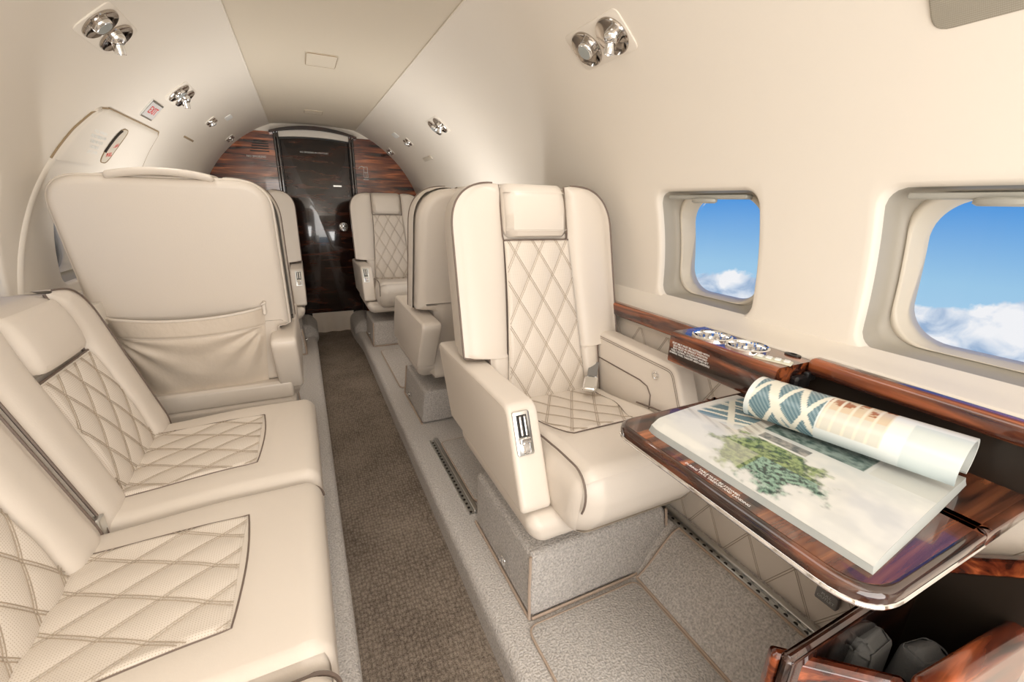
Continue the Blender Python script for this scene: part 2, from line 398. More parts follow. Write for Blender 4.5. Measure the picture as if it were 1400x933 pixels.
def build_side(side, wname, num0):
    WINS = WINS_R if side > 0 else WINS_L
    g = G(); ys = []
    cur = Y0
    for yc in WINS:
        seg = (cur, yc - BH); n = max(2, int((seg[1]-seg[0]) / 0.05) + 1)
        ys.append((seg, n, False)); ys.append(((yc-BH, yc+BH), NW, True)); cur = yc + BH
    ys.append(((cur, Y1), 12, False))
    aB0 = math.degrees(math.asin((BZ0-ZC)/RR)); 
    zrows_lo = [0.80, 0.845, BZ0]; zblk = [BZ0 + (BZ1-BZ0)*i/NW for i in range(NW+1)]
    a1 = math.degrees(math.asin((BZ1-ZC)/RR)); a2 = 68.8
    arows = [a1 + (a2-a1)*i/26 for i in range(27)]
    def patch(yr, n, rows):
        o = len(g.v)
        for f in rows:
            for i in range(n+1): g.v.append(tuple(f(yr[0] + (yr[1]-yr[0])*i/n)))
        for j in range(len(rows)-1):
            for i in range(n): a = o+j*(n+1)+i; g.f.append((a, a+1, a+n+2, a+n+1))
    for (yr, n, blk) in ys:
        patch(yr, n, [(lambda y, z=z: wall_z(side, y, z)) for z in zrows_lo])
        patch(yr, n, [(lambda y, a=a: wall_pt(side, a, y)) for a in arows])
        if not blk: patch(yr, n, [(lambda y, z=z: wall_z(side, y, z)) for z in zblk])
    zc = 1.08
    for wi, yc in enumerate(WINS):
        SL = square_loop(NW); m = len(SL)
        outer = [Vector((yc + u*BH, (BZ0+BZ1)/2 + v*(BZ1-BZ0)/2)) for u, v in SL]
        loops = [[wall_z(side, p.x, p.y) for p in outer]]
        def ring(hy, hz, r, dz, dep):
            L = []
            for u, v in SL:
                q = rr_pt(u, v, hy, hz, r); L.append(wall_z(side, yc+q.x, zc+dz+q.y) + Vector((side*dep, 0, 0)))
            return L
        r0 = [rr_pt(u, v, *RINGS[0][:3]) for u, v in SL]
        for t in (0.5,):
            loops.append([wall_z(side, outer[i].x*(1-t) + (yc+r0[i].x)*t, outer[i].y*(1-t) + (zc+r0[i].y)*t) for i in range(m)])
        for rg in RINGS[:4]: loops.append(ring(*rg))
        vs = [p for L in loops for p in L]; fs = []
        for j in range(len(loops)-1):
            for i in range(m): fs.append((j*m+i, j*m+(i+1) % m, (j+1)*m+(i+1) % m, (j+1)*m+i))
        g.add(vs, fs)
        if yc < -0.7 : continue
        # window thing: reveal, frame, pane
        w = bpy.data.objects.new('window_%d' % (num0 + wi), None); C.objects.link(w); w['kind'] = 'structure'; w.location = (0, 0, 0)
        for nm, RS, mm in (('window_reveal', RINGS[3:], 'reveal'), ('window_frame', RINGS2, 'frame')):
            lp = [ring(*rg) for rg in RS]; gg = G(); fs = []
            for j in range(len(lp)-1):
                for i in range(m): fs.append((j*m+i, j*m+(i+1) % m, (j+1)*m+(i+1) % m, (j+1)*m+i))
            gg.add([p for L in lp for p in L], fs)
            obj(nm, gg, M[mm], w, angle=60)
        gg = G(); L_ = ring(*RINGS2[4]); xg = max(p.x*side for p in L_)*side
        L2 = [Vector((xg, p.y, p.z)) for p in ring(0.140, 0.152, 0.08, 0.004, 0)]
        gg.add(L2 + [p + Vector((side*0.004, 0, 0)) for p in L2], [tuple(range(m)), tuple(range(2*m-1, m-1, -1))] + [(i, (i+1) % m, m+(i+1) % m, m+i) for i in range(m)])
        obj('pane', gg, M['glass'], w)
        if yc > 0:
            # pulled-up shade: slim slot strip under the top of the reveal with its handle
            zt = zc + 0.160; xb = wall_z(side, yc, zt).x
            g1 = G(); rbox(g1, (0.030, 0.27, 0.012), 0.004, (xb + side*0.028, yc, zt-0.008), k=2); obj('shade_strip', g1, M['shade'], w)
            g2 = G(); lathe(g2, [(0.030, -0.007), (0.036, -0.003), (0.036, 0.004), (0.030, 0.007)], 28, Matrix.Translation((xb + side*0.018, yc, zt-0.018)) @ Matrix.Diagonal((0.55, 1.15, 1, 1)))
            obj('shade_handle', g2, M['shade'], w, label='grey pull handle')
    return struct(obj(wname, g, M['panel'], weld=True, angle=50))
wall_r = build_side(1, 'wall_right', 1)
wall_l = build_side(-1, 'wall_left', 11)

# ceiling: sunk centre panel, gently crowned, with side lips
g = G(); nx, ny = 16, 20; xa, xb = -0.149, 0.509
for j in range(ny+1):
    for i in range(nx+1):
        s = i/nx; x = xa - 0.02 + (xb-xa+0.04)*s; g.v.append((x, Y0+(Y1-Y0)*j/ny, 1.772 + 0.02*(1-(2*s-1)**2)))
for j in range(ny):
    for i in range(nx): a = j*(nx+1)+i; g.f.append((a, a+1, a+nx+2, a+nx+1))
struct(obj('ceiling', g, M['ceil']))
for nm, sd in (('trim_1', 1), ('trim_2', -1)):
    g = G(); p = wall_pt(sd, 68.8, 0); xs = p.x
    box(g, min(xs, xs+sd*0.03), max(xs, xs+sd*0.03), Y0, Y1, p.z-0.0005, 1.80)
    tube(g, [(xs, Y0, p.z+0.002), (xs, Y1, p.z+0.002)], 0.004)
    struct(obj(nm, g, M['panel'], angle=30))
# ceiling hatches
def ceiling_hatch(x0, x1, y0, y1, label):
    g = G(); z = 1.7895
    o = G(); rbox(o, (x1-x0, y1-y0, 0.006), 0.002, ((x0+x1)/2, (y0+y1)/2, z), k=2)
    t = thing('ceiling_hatch', label, 'hatch', ((x0+x1)/2, (y0+y1)/2, z))
    a = obj('hatch_cover', o, M['ceil'], t); a.location = -Vector(t.location)
    tube(g, round_poly([(x0, y0), (x1, y0), (x1, y1), (x0, y1)], 0.01, 3) and [(p[0], p[1], z-0.0025) for p in round_poly([(x0, y0), (x1, y0), (x1, y1), (x0, y1)], 0.01, 3)], 0.0013, True, 4)
    b = obj('hatch_gap', g, M['groove'], t); b.location = -Vector(t.location)
ceiling_hatch(0.097, 0.222, 2.26, 2.45, 'square hatch cover in the ceiling panel nearest the camera')
ceiling_hatch(0.105, 0.222, 3.62, 3.74, 'small hatch cover in the ceiling panel near the wooden door')

# aisle floor and raised sides
g = G(); box(g, -0.06, 0.42, Y0, Y1, -0.04, 0.0); struct(obj('floor', g, M['aisle'], smooth=False))
def section_sweep(name, prof, y0, y1, m, ny=20, parent=None, fl=None):
    g = G(); n = len(prof)
    for j in range(ny+1):
        y = y0 + (y1-y0)*j/ny
        for (x, z) in prof: g.v.append((x + (fl(y, z) if fl else 0), y, z))
    for j in range(ny):
        for i in range(n-1): a = j*n+i; g.f.append((a, a+1, a+n+1, a+n))
    return obj(name, g, m, parent, angle=180)
def arcp(cx, cz, r, a0, a1, k=6): return [(cx + r*math.cos(math.radians(a0+(a1-a0)*i/k)), cz + r*math.sin(math.radians(a0+(a1-a0)*i/k))) for i in range(k+1)]
prof = [(0.352, -0.01), (0.354, 0.05)] + arcp(0.386, 0.068, 0.032, 180, 90) + [(0.60, 0.1), (0.80, 0.1)] + \
       [(0.80 + 0.17*t, 0.1 + 0.135*sstep(t, 0, 1)) for t in (0.15, 0.3, 0.45, 0.6, 0.75, 0.9, 1)] + [(1.03, 0.245), (1.10, 0.25)]
struct(section_sweep('trim_3', prof, Y0, Y1, M['carpet'], 60, fl=lambda y, z: -0.035*sstep(y, 3.5, 4.1)*clamp(1 - z*0)))
prof = [(0.012, -0.01), (0.010, 0.05)] + arcp(-0.020, 0.068, 0.032, 0, 90) + [(-0.3, 0.1), (-0.8, 0.1)]
struct(section_sweep('trim_4', prof, Y0, Y1, M['carpet'], 20))
# quilted lower side walls
def lower_wall(side, name):
    x1, z1, x0, z0 = 1.035, 0.86, 1.025, 0.22
    def pos(v, zz, hh): # v along y, zz height
        t = (zz - z0)/(z1-z0); x = x0 + (x1-x0)*t - hh
        return (x if side > 0 else 2*CX - x, v, zz)
    if side < 0:
        g = G(); box(g, 2*CX-x1-0.02, 2*CX-x1, Y0, Y1, 0.05, z1); return struct(obj(name, g, M['panel'], smooth=False))
    g = G(); ny, nz = 420, 60; ya, yb = -0.2, 2.6
    for j in range(nz+1):
        z = z0 + (z1-z0)*j/nz
        for i in range(ny+1):
            y = ya + (yb-ya)*i/ny; g.v.append(pos(y, z, 0.004*((abs(math.sin(PI*(y/0.13+z/0.23)))*abs(math.sin(PI*(y/0.13-z/0.23)))+1e-9)**0.3)))
    for j in range(nz):
        for i in range(ny): a = j*(ny+1)+i; g.f.append((a, a+1, a+ny+2, a+ny+1))
    box(g, x0, x0+0.01, yb, Y1, z0, z1); box(g, x0, x0+0.01, Y0, ya, z0, z1)
    w = struct(obj(name, g, M['leather'], angle=180))
    g = G(); stitch_lines(g, lambda v: (ya+0.3, yb-0.6), z0, z1, lambda x, v, h: pos(x, v, h), 0.13, 0.23, 0.003, 0.0008, 0.0022, 0.0)
    obj('seam_stitching', g, M['thread'], w)
    return w
lower_wall(1, 'trim_5'); lower_wall(-1, 'trim_6')
# aft closing wall behind the camera
g = G(); pts = [wall_pt(1, -40 + i*5, 0) for i in range(22)] + [wall_pt(-1, 65 - i*5, 0) for i in range(22)]
g.add([(p.x, Y0, max(p.z, -0.05)) for p in pts], [tuple(range(len(pts)))]); struct(obj('wall_back', g, M['panel'], smooth=False))

# ------------------------------------------------------------------ forward bulkhead, door
DX0, DX1, DZ0, DZ1 = -0.085, 0.440, 0.19, 1.665
def bulk():
    # wood either side of the door, following the arch of the cabin
    for nm, s in (('wall_front', 1), ('wall_front_port', -1)):
        pts = []
        xin = DX1 + 0.045 if s > 0 else DX0 - 0.045
        pts.append((xin, 0.1)); 
        pts.append((CX + s*0.86, 0.1)); pts.append((CX+s*0.93, 0.7))
        a0 = math.degrees(math.asin((0.92-ZC)/RR)); xx = (xin - CX)*s; aE = math.degrees(math.acos(xx/(RR+0.01)))
        for i in range(25):
            a = math.radians(a0 + (aE-a0)*i/24); pts.append((CX + s*(RR+0.01)*math.cos(a), ZC + (RR+0.01)*math.sin(a)))
        g = G(); slab(g, pts, 0, 0.03, 0.0005, lambda u, v, w: (u, Y1 + w, v), 1)
        o = struct(obj(nm, g, M['wood_x'], smooth=False)); yield o
wr, wl = list(bulk())
wr.name = 'wall_front_right'; wl.name = 'wall_front_left'
# cream header above the door with dark wood arch trim
g = G(); pts = [(DX0-0.03, DZ1+0.01)] + [(DX0-0.03+(DX1-DX0+0.06)*i/16, DZ1+0.012+0.018*(1-(2*i/16-1)**2)) for i in range(17)]
top = [(DX0-0.03+(DX1-DX0+0.06)*i/16, 1.712+0.03*(1-(2*i/16-1)**2)) for i in range(16, -1, -1)]
slab(g, pts[1:] + top, 0, 0.03, 0.0005, lambda u, v, w: (u, Y1 - 0.02 + w, v), 1); struct(obj('trim_7', g, M['panel'], smooth=False))
g = G(); bot = [(DX0-0.07+(DX1-DX0+0.14)*i/16, 1.700+0.042*(1-(2*i/16-1)**2)) for i in range(17)]
top = [(DX0-0.07+(DX1-DX0+0.14)*i/16, 1.718+0.055*(1-(2*i/16-1)**2)) for i in range(16, -1, -1)]
slab(g, bot + top, 0, 0.07, 0.002, lambda u, v, w: (u, Y1 - 0.07 + w, v), 1); struct(obj('trim_8', g, M['wood_dark'], smooth=False))
g = G(); box(g, -0.3, 0.66, Y1-0.004, Y1+0.04, 1.715, 1.84); struct(obj('trim_9', g, M['panel'], smooth=False))
# door frame posts
for nm, x0, x1 in (('trim_10', DX0-0.047, DX0-0.004), ('trim_11', DX1+0.004, DX1+0.047)):
    g = G(); xm = (x0+x1)/2
    rbox(g, (x1-xm-0.002, 0.05, 1.62), 0.006, ((x1+xm)/2, Y1-0.012, 0.91), k=2); rbox(g, (xm-x0-0.002, 0.05, 1.62), 0.006, ((x0+xm)/2, Y1-0.012, 0.91), k=2)
    struct(obj(nm, g, M['wood_dark']))
door = bpy.data.objects.new('door_1', None); C.objects.link(door); door['kind'] = 'structure'; door.location = (0, 0, 0)
g = G(); n = 16
pts = [(DX0, DZ0), (DX1, DZ0)] + [(DX1+(DX0-DX1)*i/n, DZ1+0.016*(1-(2*i/n-1)**2)) for i in range(n+1)]
slab(g, pts, 0, 0.03, 0.004, lambda u, v, w: (u, Y1 + w - 0.005, v), 2); obj('door_leaf', g, M['wood_dark'], door, angle=25)
T = frame((0.345, Y1-0.006, 0.965), (1, 0, 0), (0, 0, 1), (0, -1, 0))
g = G(); lathe(g, [(0.040, 0), (0.040, 0.006), (0.036, 0.009), (0.034, 0.004), (0.016, 0.004), (0.014, 0.02), (0.0, 0.022)], 28, T)
tube(g, [(0.345-0.03, Y1-0.024, 0.975), (0.345+0.03, Y1-0.024, 0.955)], 0.006); obj('door_handle', g, M['chrome'], door, label='round chrome latch')
g = G(); rbox(g, (0.07, 0.004, 0.014), 0.0015, (0.325, Y1-0.007, 1.315), k=2); obj('door_plate', g, M['satin'], door)
text('sign_lettering', 'NO SMOKING IN LAVATORY', frame((0.165, Y1-0.0075, 1.575), (1, 0, 0), (0, 0, 1), (0, -1, 0)), 0.017, M['white'], door)
text('sign_lettering', 'NO SMOKING', frame((-0.27, Y1-0.002, 1.520), (1, 0, 0), (0, 0, 1), (0, -1, 0)), 0.022, M['white'], wl)
# air vent slots on left bulkhead
g = G()
for i in range(5): rbox(g, (0.105+0.008*i, 0.004, 0.0095), 0.0019, (-0.225-0.004*i, Y1-0.002, 1.640-0.019*i), k=2)
tag(obj('air_vent', g, M['dark']), 'dark slotted air vent in the left bulkhead wood above the no smoking lettering', 'vent')
# phone pictogram
g = G(); px, pz = 0.545, 1.44
for a, b in (((0, 0.045), (0.045, 0.045)), ((0.045, 0.045), (0.045, -0.045)), ((0.045, -0.045), (0.012, -0.045)), ((0.012, -0.045), (0.012, 0.03)), ((0.012, 0.0), (0.045, 0.0)), ((0.03, 0.0), (0.03, -0.04)),
             ((-0.022, 0.042), (0.0, 0.05)), ((-0.028, 0.03), (-0.022, 0.042)), ((0, 0.05), (0.02, 0.035))):
    tube(g, [(px+a[0], Y1-0.0015, pz+a[1]), (px+b[0], Y1-0.0015, pz+b[1])], 0.002, n=4)
box(g, px+0.004, px+0.05, Y1-0.0015, Y1, pz-0.063, pz-0.058)
tag(obj('fire_extinguisher_sign', g, M['white']), 'white line pictogram on the right bulkhead wood beside the door', 'sign')
# leather kick panel below the door, carpeted flares
g = G()
for j in range(9):
    for i in range(21):
        x = 0.0 + 0.36*i/20; z = 0.0 + 0.19*j/8; g.v.append((x, Y1-0.03 + 0.012*math.sin(i*0.9)*(1-j/8), z))
for j in range(8):
    for i in range(20): a = j*21+i; g.f.append((a, a+1, a+22, a+21))
struct(obj('baseboard_front', g, M['leather_soft']))
for nm, s, xx in (('trim_12', 1, 0.43), ('trim_13', -1, -0.08)):
    g = G(); rbox(g, (0.22, 0.55, 0.20), 0.09, (xx, Y1-0.22, 0.085), n=(6, 8, 6), k=6); struct(obj(nm, g, M['carpet_d']))
g = G(); box(g, DX0-0.05, DX1+0.05, Y1+0.031, Y1+0.04, 0, 1.9); struct(obj('trim_14', g, M['dark'], smooth=False))

# ------------------------------------------------------------------ wooden side ledge
g = G()
def rail(g, y0, y1, x0, x1, z0, z1, r, n=2): rbox(g, (x1-x0, y1-y0, z1-z0), r, ((x0+x1)/2, (y0+y1)/2, (z0+z1)/2), n=(2, n, 2), k=4)
g = G(); rail(g, 0.832, 4.2, 0.995, 1.03, 0.820, 0.868, 0.010); t = tag(obj('wooden_armrest_ledge', g, M['wood_y']), 'long slim rosewood ledge running forward along the right cabin wall beyond the cup holders', 'ledge')
g = G(); rail(g, Y0+0.1, 0.513, 0.962, 1.00, 0.858, 0.898, 0.014); tag(obj('wooden_armrest_ledge', g, M['wood_y']), 'rosewood ledge with bright edge above the dark slot behind the magazine', 'ledge')
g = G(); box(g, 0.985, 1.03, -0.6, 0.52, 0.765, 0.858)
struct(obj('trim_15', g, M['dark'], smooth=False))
secs = [(Y0, 1.002, 0.897), (0.505, 1.002, 0.897), (0.530, 0.996, 0.888), (0.800, 0.996, 0.888), (0.850, 1.030, 0.867), (2.5, 1.030, 0.867), (4.25, 1.030, 0.867)]
g = G()
for (y, xs, zs) in secs:
    for q in ((xs, 0.80), (xs, zs-0.005), (xs+0.002, zs-0.001), (xs+0.008, zs+0.001), (1.05, zs+0.30*(0.914-zs)), (1.075, zs+0.7*(0.914-zs)), (1.10, 0.918)): g.v.append((q[0], y, q[1]))
for a in range(len(secs)-1):
    for b in range(6): q = a*7+b; g.f.append((q, q+1, q+8, q+7))
struct(obj('trim_16', g, M['panel'], angle=180))
# cup holder console
con = thing('cup_holder_console', 'glossy rosewood console with two chrome cup holders and switches on the right wall ledge', 'console', (0.95, 0.66, 0.79))
def put(o, t=con): o.location = -Vector(t.location); return o
def console_body():
    # top with two round wells: build ring mesh
    g = G(); x0, x1, y0, y1, z0, z1 = 0.868, 0.994, 0.515, 0.812, 0.796, 0.884
    cups = [(0.930, 0.733), (0.938, 0.638)]; rc = 0.0435; N_ = 32
    out = round_poly([(x0, y0), (x1, y0), (x1, y1), (x0, y1)], [0.012, 0.002, 0.002, 0.022], 5)
    # top: split in two rectangles at y=ym each with a circular hole
    ym = 0.6855
    SL = square_loop(8)
    for (cx_, cy_), (ya, yb) in zip(cups, ((ym, y1-0.012), (0.59, ym))):
        xa_, xb_ = x0+0.012, x1; m = len(SL); hx, hy = (xb_-xa_)/2, (yb-ya)/2
        A = [((xa_+xb_)/2+u*hx, (ya+yb)/2+v*hy, z1) for u, v in SL]
        B = []
        for u, v in SL:
            a = math.atan2(v, u); B.append((cx_+rc*math.cos(a), cy_+rc*math.sin(a), z1))
        g.add(A + B + [(p[0], p[1], z1-0.05) for p in B], [(i, (i+1) % m, m+(i+1) % m, m+i) for i in range(m)] + [(m+i, m+(i+1) % m, 2*m+(i+1) % m, 2*m+i) for i in range(m)])
    box(g, x0+0.012, x1, y0, 0.59, z1-0.001, z1)
    box(g, x0+0.012, x1, y1-0.012, y1, z1-0.012, z1)
    # front nose with rounded top and bottom
    pr = [(x0+0.012, z1)] + arcp(x0+0.012, z1-0.012, 0.012, 90, 180, 5) + arcp(x0+0.012, z0+0.012, 0.012, 180, 270, 5) + [(x1, z0)]
    n = len(pr); 
    vs = [(p[0], y, p[1]) for y in (y0, y1) for p in pr]
    fs = [(i, i+1, n+i+1, n+i) for i in range(n-1)] + [tuple(range(n)) + (), tuple(range(2*n-1, n-1, -1))]
    vs2 = [(x1, y0, z1), (x1, y1, z1)]; o = len(vs); fs[-2] = tuple(range(n)) + (o,); fs[-1] = tuple(range(n, 2*n)) + (o+1,)
    g.add(vs+vs2, fs)
    put(obj('console_body', g, M['wood_y'], con, angle=35))
    for cx_, cy_ in cups:
        g = G(); T = Matrix.Translation((cx_, cy_, z1))
        vs = []; prof = [(0.034, -0.046), (0.0425, -0.042), (0.0425, -0.001), (0.049, 0.0), (0.049, 0.004), (0.046, 0.006), (0.0425, 0.004), (0.041, -0.002), (0.040, -0.038), (0.036, -0.042), (0.0, -0.042)]
        lathe(g, prof, 36, T); c = put(obj('cup_holder', g, M['chrome'], con, label='chrome cup holder'))
    g = G()
    T = frame((0.908, 0.552, z1+0.001), (0.35, -0.94, 0), (0.94, 0.35, 0), (0, 0, 1))
    rbox(g, (0.075, 0.026, 0.006), 0.0025, k=2, T=T); sp = put(obj('switch_panel', g, M['switch'], con))
    g = G()
    for i in range(4): rbox(g, (0.012, 0.015, 0.004), 0.0015, (-0.026+i*0.0175, 0, 0.004), k=2, T=T)
    obj('switch_button', g, M['white'], sp)
    g = G(); lathe(g, [(0.014, 0), (0.014, 0.003), (0.008, 0.004), (0.006, -0.003), (0, -0.003)], 20, Matrix.Translation((0.985, 0.557, z1)) @ Matrix.Diagonal((0.8, 1.3, 1, 1))); put(obj('headphone_socket', g, M['black'], con))
    T = frame((0.8675, 0.742, 0.842), (0, -1, 0), (0, 0, 1), (-1, 0, 0))
    put(text('warning_lettering', 'SEAT BELT MUST BE FASTENED WITH\nSEAT BACK IN UPRIGHT POSITION\nSEAT MUST BE FACING FORWARD\nFULLY DOWN, OUTBOARD AND AFT\nDURING TAXI, TAKEOFF AND LANDING', T, 0.0072, M['white'], con, spacing=0.95, align='CENTER'))
console_body()
# hinge hardware where table stows
g = G(); rbox(g, (0.05, 0.02, 0.03), 0.006, (0.945, 0.508, 0.845), k=2); rbox(g, (0.06, 0.012, 0.022), 0.004, (0.985, 0.505, 0.856), k=2)
tag(obj('table_hinge_bracket', g, M['black']), 'small black bracket at the near end of the cup holder console', 'bracket')

# ------------------------------------------------------------------ seats
def outline_right(v, hw, zb, zt, rc, step=None):
    """outer edge of bolster for v in 0..1 -> (x,z) x>0"""
    vs = 0.72
    zs = zt - rc
    if v < vs:
        if step is None: return (hw, zb + (zs-zb)*v/vs)
        sv, sz, sx = 0.28, step[0], step[1]
        if v < sv: return (sx, zb + (sz-zb)*v/sv)
        if v < sv + 0.055: return (sx + (hw-sx)*sstep(v, sv, sv+0.055), sz + 0.012*((v-sv)/0.055)**2)
        return (hw, sz+0.012 + (zs-sz-0.012)*(v-sv-0.055)/(vs-sv-0.055))
    a = (v-vs)/(1-vs) * PI/2
    e = 0.80
    return (hw - rc*(1-math.cos(a)**e), zs + (zt-zs)*math.sin(a)**e)
def backrest(parent, T, w=0.59, zb=0.50, zt=1.262, lean=0.19, th=0.125, hr=(0.242, 1.092), qb=0.60, qw=(0.120, 0.150), rc=0.15, bulge=0.035, qs=(0.088, 0.150), name='backrest', step=(0.728, 0.209)):
    hw = w/2; H_ = zt - zb
    def L(x, y, z):    # lean back with height; local y toward back
        t = (z-zb)/H_; return (x, y + lean*t, z)
    # core
    pts = []
    for i in range(49):
        x, z = outline_right(i/48, hw-0.012, zb, zt-0.008, rc, (step[0]+0.004, step[1]-0.004) if step else None); pts.append((x, z))
    pts = pts + [(-x, z) for x, z in reversed(pts)]
    g = G(); slab(g, pts, 0.0, th, 0.004, lambda u, v, w_: L(u, w_+0.004, v), 5, r2=0.035, T=T)
    core = obj(name, g, M['leather'], parent, angle=30)
    qx = lambda z: qw[0] + (qw[1]-qw[0]) * clamp(1 - (z-qb)/(hr[1]-qb))**1.6
    def inner(v):
        z = zb + (zt-0.004-zb)*v
        if z > hr[1]: return (hr[0]/2+0.002, z)
        return (qx(max(z, zb)), z)
    gp = G(); gb = {}
    for s in (1, -1):
        g = G(); nv, nu = 72, 14
        for j in range(nv+1):
            v = j/nv; xo, zo = outline_right(v, hw, zb, zt, rc, step); xi, zi = inner(v if not step else clamp((zo-zb)/(zt-0.004-zb)) if v < 0.72 else (lambda t0: t0+(1-t0)*(v-0.72)/0.28)((zt-rc-zb)/(zt-0.004-zb)))
            ww = math.hypot(xo-xi, zo-zi)
            b = bulge*min(1, ww/0.08) * (0.6 + 0.4*sstep(v, 0, 0.12))
            row = []
            for i in range(nu+1):
                u = i/nu; c = 2*u-1
                prof = (1-abs(c)**3.2)**0.55 if abs(c) < 1 else 0
                if u > 0.5: prof = max(prof, 0.62*(1-(u-0.5)*0.0)) if u < 1 else 0.62
                row.append(L(s*(xi+(xo-xi)*u), -b*prof, zi+(zo-zi)*u))
            xo_, zo_ = xo, zo
            row.append(L(s*(xo_+0.0), 0.03, zo_)); row.append(L(s*(xo_-0.004), 0.05, zo_-(0.004 if v > 0.9 else 0)))
            g.v += row
        m = nu+3
        for j in range(nv):
            for i in range(m-1): a = j*m+i; g.f.append((a, a+1, a+m+1, a+m))
        g.f.append(tuple(range(m)))
        gg = G(); gg.add(g.v, g.f, T); obj('bolster', gg, M['leather'], core, angle=50)
        edge = []
        for j in range(nv+1):
            v = j/nv; xo, zo = outline_right(v, hw, zb, zt, rc, step); xi, zi = inner(v); ww = math.hypot(xo-xi, zo-zi); b = bulge*min(1, ww/0.08)*(0.6+0.4*sstep(v, 0, 0.12))
            edge.append(L(s*(xo+0.0005), -b*0.62-0.0008, zo+0.0008))
        tube(gp, edge, 0.0030, n=6, T=T)
        tube(gp, [L(s*(x+0.0), -0.002, z) for x, z in [inner(i/40) for i in range(41)]], 0.0036, n=6, T=T)
    # headrest: rolled cushion between bolsters
    g = G(); hz0, hz1 = hr[1], zt+0.003
    def hd(p):
        x, y, z = p; t = (z-hz0)/(hz1-hz0); y2 = y - 0.012*math.sin(PI*clamp(t)); return L(x, y2 + 0.012*(2*abs(x)/hr[0])**4, z)
    rbox(g, (hr[0]-0.002, th*0.95 + bulge, hz1-hz0-0.004), 0.028, (0, (th*0.95 - bulge)/2+0.004, (hz0+hz1)/2), n=(10, 4, 8), k=5, deform=hd, T=T)
    obj('headrest', g, M['leather'], core)
    tube(gp, [L(x, -0.010, hr[1]-0.005) for x in (-hr[0]/2, -hr[0]/4, 0, hr[0]/4, hr[0]/2)], 0.0036, n=6, T=T)
    obj('piping', gp, M['piping'], core, label='dark taupe piping')
    # quilted centre
    pos = lambda x, z, h: T @ Vector(L(x, -h - 0.010 - 0.006*math.sin(PI*clamp((z-qb)/(hr[1]-qb))), z))
    fx = lambda z: (-qx(z)-0.001, qx(z)+0.001)
    quilt_patch('quilted_panel', fx, 0, 0, qb-0.03, hr[1]-0.004, 90, 150, pos, qs[0], qs[1], M['quilt'], core, 0.0075)
    g = G(); stitch_lines(g, fx, qb-0.03, hr[1]-0.006, pos, qs[0], qs[1]); obj('stitching', g, M['thread'], core)
    return core

